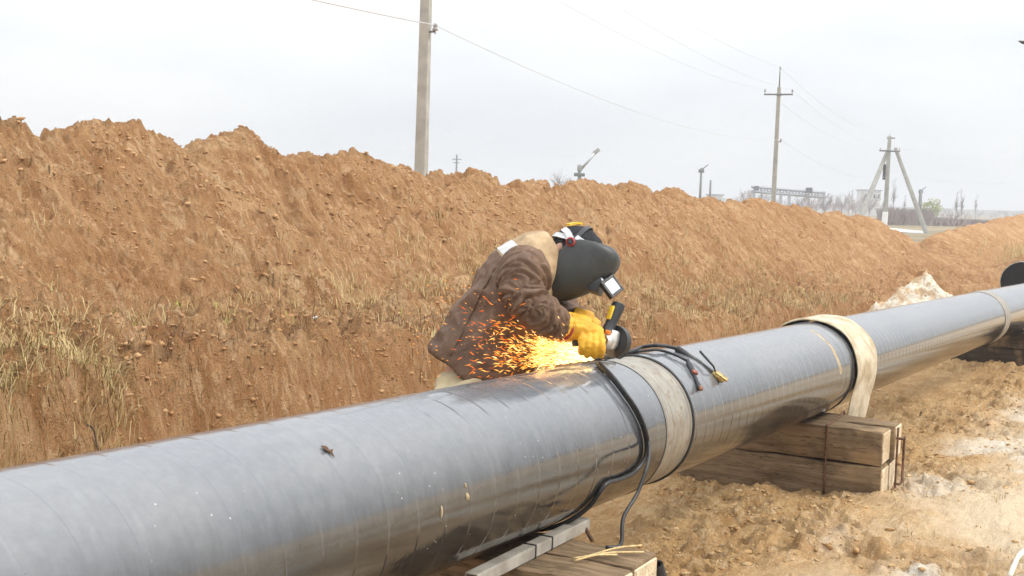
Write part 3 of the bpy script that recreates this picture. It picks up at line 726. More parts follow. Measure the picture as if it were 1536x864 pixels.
strap('front_strap', [hell(math.cos(a)*.85, .62-.25*abs(math.sin(a)), math.sin(a)) for a in np.linspace(-1.75, 1.75, 15)], .020, M_strap, cap, .006)
strap('crown_strap', [hell(-.12, math.cos(a), -math.sin(a)) for a in np.linspace(-1.45, 1.45, 13)], .018, M_dark, cap)
strap('yellow_pad', [hell(-.80, .62, -.42), hell(-.62, .85, -.20), hell(-.55, .95, .0)], .030, M_yel, cap, .008)
strap('adjuster_strap', [hell(-.72, .36, -.60), hell(-.45, .30, -.82), hell(-.15, .12, -.98)], .024, M_strap, cap, .006)
# face shield
prof = [(41, 33, 40, .052), (38, 24, 50, .078), (31, 8, 55, .098), (22, -10, 57.5, .106), (10, -19, 57, .110), (-4, -21, 54.5, .112), (-18, -22, 50, .113), (-32, -24, 43.5, .112), (-45, -24, 35, .108), (-57, -20, 26, .100), (-66, -13, 18, .088), (-72, -3, 8, .070)]
bm = bmesh.new(); rows = []
for c, b, f, wd_ in prof:
    row = []
    for k in range(25):
        t = -PI/2+PI*k/24; s_ = math.sin(t); q = math.copysign(abs(s_)**.72, s_); ff = abs(math.cos(t))**.78
        row.append(bm.verts.new(hp_(b+(f-b)*ff, c, wd_*q)))
    rows.append(row)
for a, b in zip(rows, rows[1:]):
    for k in range(24): bm.faces.new((a[k], a[k+1], b[k+1], b[k]))
tc_ = bm.verts.new(hp_(37, 42.5)); bc_ = bm.verts.new(hp_(5, -74))
for k in range(24): bm.faces.new((rows[0][k+1], rows[0][k], tc_)); bm.faces.new((rows[-1][k], rows[-1][k+1], bc_))
mask = build('face_shield', bm, M_mask, man)
md = mask.modifiers.new('t', 'SOLIDIFY'); md.thickness = .004; md.offset = -1; md = mask.modifiers.new('s', 'SUBSURF'); md.levels = md.render_levels = 1
for s in (-1, 1):
    bm = bmesh.new(); kc = hp_(-15, 11, s*.104); lathe(bm, [(.001, .0), (.017, 0), (.018, .012), (.013, .018), (.012, .014), (.001, .014)], frame(hl*s, hcax, kc), 24); kb = build('pivot_knob', bm, M_red, mask, angle=40)
    bm = bmesh.new(); lathe(bm, [(.001, .013), (.0115, .013), (.009, .020), (.001, .021)], frame(hl*s, hcax, kc), 16); build('knob_centre', bm, M_dark, kb, angle=40)
# ear patch of skin shows below the cap
bm = bmesh.new(); ellipsoid(bm, hp_(-27, -8, -.080), (hf, hl, hcax), (.017, .012, .028), 14); build('ear', bm, M_skin, man)
# lens holder and flip-up glass
lens = bm = bmesh.new(); Lm = frame(hf, hl, hp_(47, -18)); box(bm, Lm @ Matrix.Rotation(R(-16), 4, 'X'), .125, .055, .045, .006); lh = build('lens_holder', bm, M_dark, mask, angle=35)
fl_c = at(917, 430, HD-.075); fz = (Vector((.42, -.80, .42))).normalized(); fx = pdir(.58, .81)
Fm = frame(fz, fx, fl_c)
bm = bmesh.new()
for ox, oy, sx, sy in ((.031, 0, .012, .072), (-.031, 0, .012, .072), (0, .030, .052, .012), (0, -.030, .052, .012)): box(bm, Fm @ Matrix.Translation((ox, oy, 0)), sx, sy, .022, .002, 1)
ff_ = build('flip_frame', bm, M_dark, mask, smooth=False)
M_glass = plain('pale_lens_glass', (.62, .66, .66), .15, .35, .05, 10, 0)
bm = bmesh.new(); box(bm, Fm @ Matrix.Translation((0, 0, .0075)), .051, .049, .004, .001, 1); build('lens_glass', bm, M_glass, ff_, smooth=False)
bm = bmesh.new(); tube(bm, [hp_(53, -8, -.05), hp_(57, -8, -.04), hp_(57, -8, .04)], .007, 10); tube(bm, [hp_(55, -10, -.03), at(911, 418, HD-.06)], .009, 10); tube(bm, [hp_(46, -6, -.05), hp_(56, -9, -.055)], .008, 8); build('hinge', bm, M_steel, mask)

# gloves
def glove(pt, side, name):
    """pt(x, y, d) places photo-plane points; fingers curl round the tool handle"""
    bm = bmesh.new()
    tube(bm, spline([pt(843, 490, -.005), pt(856, 491, .0), pt(870, 492, .0), pt(884, 495, .0)], 3), list(np.interp(np.arange(10)/3, range(4), [.058, .055, .050, .043])), 18)
    tube(bm, [pt(872, 493, 0), pt(886, 497, -.005), pt(901, 503, 0)], [.030, .034, .028], 14)
    for i in range(4):
        x = 871+i*9.8; L_ = (1.0, 1.08, 1.04, .88)[3-i]
        tube(bm, spline([pt(x, 495+i*2.4, .0), pt(x+1, 502+i*2.2, -.032), pt(x+2, 511+i*1.6, -.050), pt(x+2, 511+11*L_+i, -.046), pt(x+1, 511+19*L_+i*.8, -.022), pt(x, 511+20*L_+i*.6, .008)], 3),
             list(np.interp(np.arange(16)/3, range(6), [.0150, .0152, .0146, .0140, .0130, .0110])), 12)
    tube(bm, spline([pt(862, 494, .02), pt(872, 505, .048), pt(884, 513, .052), pt(894, 518, .040)], 3), list(np.interp(np.arange(10)/3, range(4), [.022, .018, .016, .013])), 12)
    me = remesh(bm, .0042, 2); V = coords(me); Nn = normals(me)
    for i in range(len(V)):
        p = Vector(V[i]); q = Vector((p.x*28+p.z*22, p.y*18, p.z*26-p.x*14)); V[i] += Nn[i]*(.0045*(.5-abs(mnoise.noise(q))*1.8)+.002*mnoise.noise(p*70))
    me.vertices.foreach_set('co', V.ravel()); me.update(); return link(name, me, M_glove, man)
glove(lambda x, y, d: at(x, y, 4.70+d), 1, 'glove')
glove(lambda x, y, d: at(866+(x-851)*.62, 474+(y-489)*.75+8, 4.86-d*.7), -1, 'glove')

# ------------------------------------------------------------------ angle grinder (held)
gr = thing('angle_grinder', at(915, 532, 4.74), 'black and yellow angle grinder with silver gear head, cutting at the pipe top', 'grinder')
gh = at(916, 512, 4.75); gup = (at(931, 452, 4.78)-gh).normalized(); dn = (Vector((-.62, -.76, .10))).normalized(); dn = (dn-gup*dn.dot(gup)*.5).normalized()
bm = bmesh.new()
gs = (at(929, 455, 4.78)-at(911, 499, 4.75))
tube(bm, [at(911, 499, 4.75)+gs*t for t in (0, .06, .3, .6, .85, .97, 1.0)], [.028, .025, .022, .024, .026, .025, .018], 18); mb_ = build('motor_body', bm, M_dark, gr, angle=50)
bm = bmesh.new(); sd_ = gs.normalized().cross(CF).normalized(); box(bm, frame(sd_*.8-CF*.6, gs, at(911, 499, 4.75)+gs*.62+(sd_*.8-CF*.6).normalized()*.0225), .055, .022, .012, .004); build('yellow_panel', bm, M_yel, mb_, angle=40)
bm = bmesh.new(); box(bm, frame(sd_*.2-CF*.9, gs, at(911, 499, 4.75)+gs*.02-CF*.022), .016, .022, .012, .003); build('switch_button', bm, plain('orange_plastic', (.75, .22, .02), .4, 0, .1, 20, 0), mb_, angle=40)
M_alu = plain('cast_aluminium', (.60, .59, .56), .42, .85, .15, 40, .001)
bm = bmesh.new(); tube(bm, [gh+gup*.04, gh+gup*.012, gh-gup*.012, gh-gup*.03], [.027, .031, .030, .020], 18)
for k in range(3): box(bm, frame(dn, gup, gh-dn*.0+gup*(.014-.014*k)+dn*.026), .006, .045, .008, .001, 1)
lathe(bm, [(.001, 0), (.024, 0), (.027, .03), (.020, .045), (.001, .045)], frame(dn, gup, gh-gup*.004+dn*.0), 20); build('gear_head', bm, M_alu, gr, angle=40)
dc = gh-dn*.030
bm = bmesh.new(); n = 40; V0 = []
gdir = (pdir(.95, -.3)).normalized(); gx = (gdir-dn*gdir.dot(dn)).normalized(); gy = dn.cross(gx)
def gp(a, r, h): return dc+gx*math.cos(a)*r+gy*math.sin(a)*r+dn*h
prof_g = [(.010, .014), (.064, .014), (.064, -.014), (.060, -.014), (.060, .010), (.010, .010)]
rows = [[bm.verts.new(gp(a, r, h)) for r, h in prof_g] for a in np.linspace(-1.75, 1.75, 30)]
for a, b in zip(rows, rows[1:]):
    for k in range(6): bm.faces.new((a[k], a[(k+1) % 6], b[(k+1) % 6], b[k]))
bm.faces.new(rows[0]); bm.faces.new(rows[-1][::-1]); build('wheel_guard', bm, M_dark, gr, angle=40)
bm = bmesh.new(); lathe(bm, [(.001, -.0015), (.0575, -.0015), (.0575, .0015), (.001, .0015)], frame(dn, gup, dc-dn*.003), 40); build('grinding_disc', bm, plain('grey_abrasive', (.30, .29, .28), .8, 0, .3, 60, .001), gr, angle=40)
bm = bmesh.new(); lathe(bm, [(.001, 0), (.018, 0), (.016, .008), (.001, .008)], frame(-dn, gup, dc-dn*.005), 20); build('disc_nut', bm, M_steel, gr, angle=40)
bm = bmesh.new(); tube(bm, [gh, at(898, 512, 4.715), at(885, 512, 4.695), at(868, 513, 4.69), at(858, 514, 4.69)], [.010, .013, .016, .017, .015], 14); build('side_handle', bm, M_dark, gr)

# ------------------------------------------------------------------ sparks
M_spk = bpy.data.materials.new('hot_sparks'); M_spk.use_nodes = True; t_ = M_spk.node_tree; t_.nodes.remove(t_.nodes['Principled BSDF'])
em = t_.nodes.new('ShaderNodeEmission'); at_n = t_.nodes.new('ShaderNodeAttribute'); at_n.attribute_name = 'spark_temp'; rp = t_.nodes.new('ShaderNodeValToRGB')
e = rp.color_ramp.elements; e[0].position = 0; e[0].color = (1, .16, .012, 1); e[1].position = 1; e[1].color = (1, .74, .34, 1); k_ = e.new(.45); k_.color = (1, .42, .06, 1)
ms_ = t_.nodes.new('ShaderNodeMath'); ms_.operation = 'MULTIPLY_ADD'; ms_.inputs[1].default_value = 1.6; ms_.inputs[2].default_value = .8
t_.links.new(at_n.outputs['Fac'], rp.inputs['Fac']); t_.links.new(at_n.outputs['Fac'], ms_.inputs[0]); t_.links.new(rp.outputs[0], em.inputs['Color']); t_.links.new(ms_.outputs[0], em.inputs['Strength']); t_.links.new(em.outputs[0], t_.nodes['Material Output'].inputs['Surface'])
V, F, H = [], [], []
def spark(p, d, ln, r, heat):
    d = d.normalized(); x = d.orthogonal().normalized(); y = d.cross(x); b = len(V)
    wob = x*rng.normal(0, ln*.06)+y*rng.normal(0, ln*.06)
    V.append(p); V.extend(p+d*ln*.4+wob+(x*math.cos(a)+y*math.sin(a))*r for a in (0, 2.094, 4.189)); V.append(p+d*ln)
    for k in range(3): F.append((b, b+1+k, b+1+(k+1) % 3)); F.append((b+4, b+1+(k+1) % 3, b+1+k))
    H.extend([heat]*5)
src = at(903, 538, 4.75)
for i in range(2100):                    # dense white-hot jet
    a = rng.uniform(-.10, .56); s = .02+.24*rng.uniform()**.8
    d = (pdir(-math.cos(a), -math.sin(a)*1.15)+CF*rng.normal(-.22, .14)).normalized(); p = src+d*s
    spark(p, d, rng.uniform(.008, .030), rng.uniform(.0008, .0018), float(np.clip(1.02-s*1.9+rng.normal(0, .2), .1, 1)))
for i in range(800):                     # fan across the jacket
    a = min(max(rng.normal(.15, .22), -.18), .75); s = .17+.42*rng.beta(1.0, 2.1)
    if s > .45 and rng.uniform() < .35: continue
    d = (pdir(-math.cos(a), -math.sin(a))+CF*rng.uniform(-.75, -.40)).normalized(); s *= 1.12; p = src+d*s
    dd = (d+Vector(rng.normal(0, .36, 3))).normalized(); hh = float(np.clip(.92-s*1.55+rng.normal(0, .22), 0, 1))
    spark(p, dd, rng.uniform(.009, .034), rng.uniform(.0010, .0020), hh)
for i in range(60):
    a = rng.uniform(0, .6); s = rng.uniform(.45, .78); d = (pdir(-math.cos(a), -math.sin(a))+CF*rng.uniform(-.6, -.4)).normalized(); spark(src+d*s, d, rng.uniform(.004, .012), .0013, .35)
o = mesh_np('sparks', [tuple(v) for v in V], F, M_spk, smooth=False); o.data.attributes.new('spark_temp', 'FLOAT', 'POINT'); o.data.attributes['spark_temp'].data.foreach_set('value', np.array(H, np.float32)); o.data.update()
tag(o, 'spray of orange sparks flying from the grinder across the welder', 'sparks', kind='stuff')
# ------------------------------------------------------------------ leads, clamps and litter on the pipe
def onpipe(px, py, h=0.0):
    d = (at(px, py, 1.0)-CAM).normalized(); oc = CAM-AX0; dp = d-AXD*d.dot(AXD); op = oc-AXD*oc.dot(AXD)
    a, b, c = dp.dot(dp), 2*dp.dot(op), op.dot(op)-(PR+h)**2; q = b*b-4*a*c
    t = (-b-math.sqrt(q))/(2*a) if q >= 0 else -b/(2*a); P = CAM+d*t
    if q < 0: r_ = P-AX0-AXD*(P-AX0).dot(AXD); P = AX0+AXD*(P-AX0).dot(AXD)+r_.normalized()*(PR+h)
    return P
def pnorm(P): r_ = P-AX0; return (r_-AXD*r_.dot(AXD)).normalized()
lead = [onpipe(x, y, .011) for x, y in ((896, 545), (914, 563), (935, 589), (953, 616), (965, 642), (970, 668))]
def sa(P): q = PM.inverted() @ P; return q.x, math.atan2(q.y, q.z)
s0_, a0_ = sa(onpipe(908, 727, .010))
wire('welding_lead', lead+[onpipe(966, 690, .010), onpipe(950, 709, .010), onpipe(930, 719, .010), onpipe(908, 727, .010)]+[pipe_pt(s0_-.025*k, a0_-.30*k, PR+.010) for k in range(1, 8)], .0085, M_black, 'thick black lead wrapped over the pipe from the ground clamp to its underside', 'cable')
l2 = [onpipe(899, 545, .026), onpipe(918, 563, .026), onpipe(939, 590, .024), onpipe(957, 617, .022), onpipe(968, 643, .022), onpipe(973, 668, .024), at(972, 694, 4.42), at(957, 738, 4.36), at(935, 777, 4.28), uv(3.84, -.36, .350), uv(3.79, -.33, .3455)]
wire('welding_lead', l2, .0065, M_black, 'thinner black lead looping over the pipe and dropping onto the straw-strewn timber', 'cable')
gc = onpipe(893, 541, .0); gn = pnorm(gc)
root = thing('ground_clamp', gc, 'small steel earth clamp with a blue tag on the pipe beside the yellow glove', 'clamp')
bm = bmesh.new(); Mg = frame(gn, CR, gc+gn*.018); box(bm, Mg @ Matrix.Translation((-.01, .01, 0)) @ Matrix.Rotation(.3, 4, 'Z'), .085, .03, .018, .006); tube(bm, [gc+gn*.02-CR*.045, gc+gn*.032-CR*.02, gc+gn*.03+CR*.03], [.013, .016, .011], 12); build('clamp_jaw', bm, M_steel, root, angle=40)
bm = bmesh.new(); tube(bm, [gc+gn*.022+CR*.03, gc+gn*.028+CR*.06, gc+gn*.018+CR*.09], [.012, .014, .010], 12); build('lug', bm, M_alu, root)
bm = bmesh.new(); box(bm, Mg @ Matrix.Translation((.028, -.006, .018)), .022, .022, .012, .003); build('blue_tag', bm, plain('blue_plastic', (.03, .07, .45), .4, 0, .1, 20, 0), root, angle=40)
# electrode holder
A_, B_ = onpipe(1014, 522, .016), onpipe(1086, 571, .020); hd = (B_-A_)
root = thing('electrode_holder', A_, 'black electrode holder with a brass jaw lying on the pipe past the weld', 'holder')
bm = bmesh.new(); fr = (0, .03, .3, .5, .52, .74, .76); tube(bm, [A_+hd*t for t in fr], [.011, .0155, .0145, .0150, .0125, .0125, .012], 14); build('handle', bm, M_black, root, angle=50)
bm = bmesh.new(); tube(bm, [A_+hd*t for t in (.75, .80, .93, 1.0)], [.012, .0165, .018, .013], 12); box(bm, frame(hd, pnorm(B_), A_+hd*.90+pnorm(B_)*.012), .012, .028, .06, .003); build('brass_jaw', bm, M_brass, root, angle=40)
C_, D_ = onpipe(1050, 527, .034), onpipe(1070, 549, .030); bm = bmesh.new(); tube(bm, [C_, C_.lerp(D_, .6), D_, A_+hd*.78+pnorm(B_)*.012], [.0055, .0055, .0045, .0035], 8); build('lever', bm, M_black, root)
A2_, B2_ = onpipe(1031, 540, .014), onpipe(1050, 583, .013)
root = thing('cable_clamp', A2_, 'dark cable clamp with reddish contacts beside the electrode holder on the pipe', 'clamp')
h2_ = B2_-A2_; bm = bmesh.new(); tube(bm, [A2_+h2_*t for t in (0, .25, .5, .55, .8, 1)], [.008, .013, .012, .009, .008, .013], 12); build('clamp_body', bm, M_dark, root, angle=50)
bm = bmesh.new(); Mq = frame(h2_, pnorm(A2_), A2_+h2_*.5+pnorm(A2_)*.010); box(bm, Mq, .012, .026, .02, .003); build('contact', bm, plain('copper_red', (.28, .09, .06), .4, .6, .2, 20, 0), root)
bm = bmesh.new(); box(bm, frame(h2_, pnorm(B2_), B2_+pnorm(B2_)*.006-AXD*.006), .014, .012, .024, .003); build('contact', bm, plain('copper', (.32, .15, .09), .4, .7, .2, 20, 0), root)
wire('holder_cable', [pipe_pt(4.62, .95, PR+.012), pipe_pt(4.60, .55, PR+.012), onpipe(946, 527, .012), onpipe(962, 520, .02), onpipe(985, 518, .028), onpipe(1003, 520, .018), A_+hd*.02], .008, M_black, 'black cable coming over the pipe to the electrode holder', 'cable')
wire('clamp_cable', [pipe_pt(4.78, .95, PR+.012), pipe_pt(4.78, .5, PR+.010), onpipe(975, 525, .010), onpipe(993, 526, .010), onpipe(1012, 532, .012), A2_+h2_*.03], .006, M_black, 'black cable running to the cable clamp beside the holder', 'cable')
lf = onpipe(491, 676, .0015); ln_ = pnorm(lf); bm = bmesh.new(); Ml = frame(ln_, CR+CU*-.4, lf)
pts_ = [(-.020, .0, .001), (-.008, .010, .003), (.004, .005, .001), (.010, .013, .005), (.013, .0, .003), (.024, -.008, .0), (.005, -.005, .002), (-.004, -.011, .004)]
vv = [bm.verts.new(Ml @ Vector(p)) for p in pts_]; cv = bm.verts.new(Ml @ Vector((.002, 0, .0)))
for a, b in zip(vv, vv[1:]+vv[:1]): bm.faces.new((a, b, cv))
o = build('dry_leaf', bm, plain('dead_leaf', (.10, .05, .025), .8, 0, .3, 90, .001), smooth=False); md = o.modifiers.new('t', 'SOLIDIFY'); md.thickness = .0015
tag(o, 'small curled dead leaf lying on the top of the nearest stretch of pipe', 'leaf')
def drip(px, py, wd, ln, name, label):
    c = onpipe(px, py, .0005); n = pnorm(c); dnv = n.cross(AXD).normalized()
    if dnv.z > 0: dnv = -dnv
    bm = bmesh.new(); ellipsoid(bm, c, (dnv, AXD, n), (ln, wd, .004), 16)
    for v in bm.verts: v.co += .4*wd*Vector((mnoise.noise(v.co*60), mnoise.noise(v.co*60+Vector((4, 0, 0))), mnoise.noise(v.co*60+Vector((0, 4, 0)))))
    o = build(name, bm, M_mud); o.parent = pipe; o.matrix_parent_inverse = pipe.matrix_basis.inverted()
for a in ((701, 745, .007, .012), (698, 728, .004, .007), (662, 768, .0035, .018)): drip(*a, 'mud_splash', '')
# pale drip down the side before the cloth
V, F = [], []
for i in range(26):
    f = i/25; a = -.35-1.15*f; w_ = .018+.012*perlin(f*4, 1, 95)+.010*(f > .55)
    for j in (-1, 0, 1): V.append(pipe_pt(6.92+.03*f+.018*perlin(f*3, 2, 96)+j*w_, a, PR+(.0035 if j == 0 else -.001)))
for i in range(25):
    for j in range(2): F.append((i*3+j, i*3+j+1, i*3+j+4, i*3+j+3))
o = mesh_np('mud_drip', V, F, M_mud, pipe)

# ------------------------------------------------------------------ things on the near timbers and the ground
tz = .336
def stick(name, a, b, r, mat, label, cat, group=None, bend=.01):
    a, b = Vector(a), Vector(b); mid = a.lerp(b, .5)+Vector((0, 0, bend)); return wire(name, [a, mid, b], r, mat, label, cat, group)
M_straw = plain('straw', (.58, .42, .20), .8, 0, .3, 60, .001); M_twig = plain('dark_twig', (.07, .045, .03), .9, 0, .4, 40, .002)
for k, (a, b, lab) in enumerate((((3.60, -.30), (3.80, -.46), 'longer dry straw lying across the near timber tops'), ((3.58, -.315), (3.70, -.41), 'shorter dry straw lying beside the long straw on the near timber'), ((3.66, -.33), (3.83, -.44), 'dry straw with its tip nearest the dangling black lead'))):
    stick('straw', uv(*a, tz+.012), uv(*b, tz+.014+.006*k), .0035, M_straw, lab, 'straw', 'straws on the near timber', .008)
stick('nail', at(889, 812, 4.40), at(876, 789, 4.42), .007, M_rust, 'rusty nail standing up from the near timber', 'nail', None, .0)
tb = uv(4.12, -.66, 0); tb = at(1005, 862, 4.55)
gz_ = float(ground_z((tb-uv(0, 0)).dot(UD), (tb-uv(0, 0)).dot(VD)))
root = thing('rubber_hose', Vector((tb.x, tb.y, gz_)), 'cut end of a black rubber hose standing by the near timber corner', 'hose')
bm = bmesh.new(); lathe(bm, [(.018, 0), (.030, 0), (.030, .34), (.022, .34), (.018, .05), (.018, 0)], frame(Vector((-.35, -.25, 1)), None, Vector((tb.x+.05, tb.y+.05, tb.z-.27))), 24); bmesh.ops.remove_doubles(bm, verts=bm.verts, dist=1e-5); build('hose_end', bm, M_black, root, angle=50)
stick('pale_stem', at(1514, 866, 4.35), at(1537, 826, 4.5), .009, plain('pale_stem', (.62, .58, .48), .7, 0, .2, 30, .001), 'pale grey stem sticking up at the edge of the sandy track', 'stem', None, .02)
# mound of pale lime clods behind the pipe
um, zm = onv(1384, 408, 1.15); zg_ = float(top_z(um, 1.15))
M_lime = NT('lime_rubble')
def _():
    m = M_lime; n = m.noise(7, 5, .65); v = m.vor(9); c = m.mix(m.rng(n, .40, .58), (.72, .66, .55), (.50, .36, .22)); c = m.mix(m.rng(v, .05, .22, .85, 0), c, (.22, .12, .06)); m.out(c, .95, 0, m.bump(m.noise(30, 4), .02))
_(); M_lime = M_lime.m
V, F = [], []; na, nr = 96, 36; hh = zm-zg_+.02
for j in range(nr):
    f = j/(nr-1)
    for i in range(na):
        a = 2*PI*i/na; ca, sa = math.cos(a), math.sin(a); rx = (1.05 if ca < 0 else .95)*f; ry = .55*f
        z = hh*max(0, (1-f))**.75; q = Vector((ca*f*6, sa*f*6, 3)); nz_ = (.10*mnoise.noise(q)+.07*abs(mnoise.noise(q*2.6))-.02+.03*mnoise.noise(q*6))*min(1, 3*(1-f))
        P = uv(um+.1, 1.15)+CR*ca*rx+Vector((CF.x, CF.y, 0))*sa*ry; V.append((P.x, P.y, zg_-.04+z+nz_))
for j in range(nr-1):
    for i in range(na): F.append((j*na+i, j*na+(i+1) % na, (j+1)*na+(i+1) % na, (j+1)*na+i))
tag(mesh_np('rubble_heap', V, F, M_lime), 'small pale heap of lime and soil clods behind the far pipe', 'heap')

# ------------------------------------------------------------------ clods, straw and weeds
def ico(sub):
    bm = bmesh.new(); bmesh.ops.create_icosphere(bm, subdivisions=sub, radius=1); v = np.array([x.co[:] for x in bm.verts]); f = np.array([[x.index for x in q.verts] for q in bm.faces]); bm.free(); return v, f
def scatter_clods(name, u, v, size, mat, label, sub=1):
    IV, IF = ico(sub); n = len(u); z = top_z(u, v)
    base_ = np.array([[IV*(1+.95*np.array([mnoise.noise(Vector(p)*1.9+Vector((k*7, j*3, 0))) for p in IV]))[:, None] for j in range(1)][0] for k in range(24)])
    p = base_[rng.integers(0, 24, n)]*(size[:, None, None])*rng.uniform([.8, .5, .35], [1.9, 1.0, .8], (n, 1, 3))
    th = rng.uniform(0, 2*PI, n); c, s = np.cos(th)[:, None], np.sin(th)[:, None]; ti = rng.normal(0, .5, n)[:, None]
    x, y, zz = p[..., 0], p[..., 1], p[..., 2]; y, zz = y*np.cos(ti)-zz*np.sin(ti), y*np.sin(ti)+zz*np.cos(ti)
    Vs = np.stack([x*c-y*s+(AX0.x+UD.x*u+VD.x*v)[:, None], x*s+y*c+(AX0.y+UD.y*u+VD.y*v)[:, None], zz+(z+size*.10)[:, None]], -1)
    Fs = (IF[None]+(np.arange(n)*len(IV))[:, None, None]).reshape(-1, 3)
    o = mesh_np(name, Vs.reshape(-1, 3), Fs, mat, smooth=False); return tag(o, label, 'clods', kind='stuff')
def clod_mat(name, cols):
    m = NT(name); r_ = m.n('ShaderNodeNewGeometry').outputs['Random Per Island']; c = m.mix(m.rng(r_, 0, .5, smooth=False), cols[0], cols[1]); c = m.mix(m.rng(r_, .5, 1, smooth=False), c, cols[2])
    c = m.mix(m.rng(m.noise(60, 3, .6), .35, .65, 0, .4), c, cols[0]); return m.out(c, .95, 0, m.bump(m.noise(120, 3), .006), Specular_IOR_Level=.1)
M_clod = clod_mat('clod_earth', ((.36, .19, .085), (.48, .285, .14), (.56, .36, .19))); M_clods = clod_mat('clod_sand', ((.40, .24, .11), (.53, .345, .17), (.64, .48, .29)))
def logn(n, m_, s, lo, hi): return np.clip(np.exp(rng.normal(math.log(m_), s, n)), lo, hi)
n = 30000; u = 1.2+32*rng.beta(1.0, 2.2, n); v = 1.75+3.1*rng.beta(1.15, 1.3, n); k = perlin(u*1.1+.4*v, v*.9, 51)+.6*perlin(u*3.1+v, v*2, 52)+rng.normal(0, .35, n)+.5*np.exp(-((v-2.5)/.35)**2) > .12
u, v = u[k], v[k]; scatter_clods('soil_clods', u, v, logn(len(u), .0075, .45, .004, .026)*(1+u*.015), M_clod, 'loose brown crumbs and clods covering the dug earth bank', 1)
n = 9000; u = 2.5+18*rng.beta(1.1, 2.2, n); v = -.25+rng.normal(0, .85, n); k = (perlin(u*.9, v*1.1, 75)+.5*np.exp(-((v+.15)/.75)**2)+rng.normal(0, .2, n) > .2) & (v > -3.4) & (v < 1.95)
u, v = u[k], v[k]; scatter_clods('soil_clods', u, v, logn(len(u), .0062, .5, .003, .026), M_clods, 'loose sandy crumbs along the foot of the pipe and timbers', 1)
def blades(name, tufts, mat, label, cat='grass', flat=1.0):
    """tufts: (u, v, n, height, spread)"""
    V, F = [], []
    for (u0, v0, n_, h_, sp_) in tufts:
        us = u0+rng.normal(0, sp_, n_); vs2 = v0+rng.normal(0, sp_, n_); zs = top_z(us, vs2)
        for uu, vv_, zz in zip(us, vs2, zs):
            P = np.array([AX0.x+UD.x*uu+VD.x*vv_, AX0.y+UD.y*uu+VD.y*vv_, zz-.01]); a = rng.uniform(0, 2*PI); ln = h_*rng.uniform(.5, 1.25); le = rng.uniform(.25, 1.5)
            d = np.array([math.cos(a), math.sin(a), 0])*le; w_ = np.array([-math.sin(a), math.cos(a), 0])*(.0036+.008*h_)*.5*rng.uniform(.6, 1.2)
            m1 = P+np.array([0, 0, ln*.55*flat+.008])+d*ln*.3; tp = P+np.array([0, 0, ln*rng.uniform(.45, .95)*flat+.004])+d*ln*.9; b = len(V)
            V += [P-w_, P+w_, m1+w_*.8, m1-w_*.8, tp+w_*.15, tp-w_*.15]; F += [(b, b+1, b+2, b+3), (b+3, b+2, b+4, b+5)]
    o = mesh_np(name, V, F, mat, smooth=False); return tag(o, label, cat, kind='stuff')
def grass_mat(name, a, b):
    m = NT(name); c = m.mix(m.rng(m.noise(5, 4, .7), .3, .7), a, b); return m.out(c, .85, Specular_IOR_Level=.1)
M_dry = grass_mat('dry_grass_blades', (.33, .24, .105), (.56, .44, .225)); M_grn = grass_mat('green_blades', (.26, .29, .05), (.46, .48, .10))
T = []
for _ in range(900):
    u0 = 1.6+24*rng.beta(.9, 2.0); v0 = rng.normal(2.75, .42)
    if perlin(u0*.7, v0*1.3, 81)+rng.normal(0, .18) < .10: continue
    T.append((u0, v0, int(rng.integers(8, 22)), rng.uniform(.05, .14), .05))
for _ in range(420): T.append((rng.uniform(1.6, 4.2), rng.normal(2.2, .36), int(rng.integers(16, 34)), rng.uniform(.06, .17), .07))   # weedy bank behind the near pipe
for _ in range(230): u0 = rng.uniform(8.0, 17); T.append((u0, rng.normal(3.1, .42), int(rng.integers(10, 24)), rng.uniform(.07, .17), .07))
for _ in range(260): u0 = rng.uniform(7.5, 17); T.append((u0, rng.normal(2.1, .28), int(rng.integers(10, 22)), rng.uniform(.06, .15), .07))
for _ in range(130): T.append((rng.uniform(34, 44), rng.normal(2.8, .5), 14, rng.uniform(.25, .5), .25))
for _ in range(90): T.append((rng.uniform(3, 14), rng.uniform(.6, 1.7), 8, rng.uniform(.05, .12), .05))
for _ in range(40): T.append((rng.uniform(4, 9), rng.uniform(-1.9, -.6), 7, rng.uniform(.03, .07), .06))
for _ in range(330): u0 = 6.2+11*rng.uniform()**1.2; T.append((u0, rng.normal(1.95, .30), int(rng.integers(8, 18)), rng.uniform(.05, .13), .06))
TB = [(6.0+12*rng.uniform(), rng.normal(2.05, .33), int(rng.integers(6, 16)), rng.uniform(.06, .16), .08) for _ in range(300)]+[(rng.uniform(2.0, 8.0), rng.normal(2.35, .25), int(rng.integers(6, 14)), rng.uniform(.04, .12), .06) for _ in range(200)]
blades('dead_brush', TB, grass_mat('dead_stems', (.13, .08, .045), (.30, .20, .11)), 'tangled dark dead stems along the foot and ledge of the bank', 'brush')
blades('dry_grass', T, M_dry, 'dry straw-coloured grass tufts along the ledge of the earth bank')
TL_ = []
for _ in range(1500):
    u0 = 1.8+15*rng.beta(.9, 1.7); v0 = rng.normal(2.35, .55)
    if v0 < 1.6 or perlin(u0*1.3, v0*1.6, 85)+rng.normal(0, .25) < -.12: continue
    TL_.append((u0, v0, int(rng.integers(5, 12)), rng.uniform(.05, .13), .09))
for _ in range(380): TL_.append((2.5+9*rng.uniform(), rng.normal(1.0, .45), 6, rng.uniform(.04, .10), .09))
for _ in range(420):
    u0 = 3.6+9*rng.beta(1.0, 1.6); v0 = rng.normal(-.45, .7)
    if perlin(u0*.9, v0*1.1, 75)+.4*math.exp(-((v0+.15)/.75)**2) > .15: TL_.append((u0, v0, int(rng.integers(4, 9)), rng.uniform(.03, .08), .08))
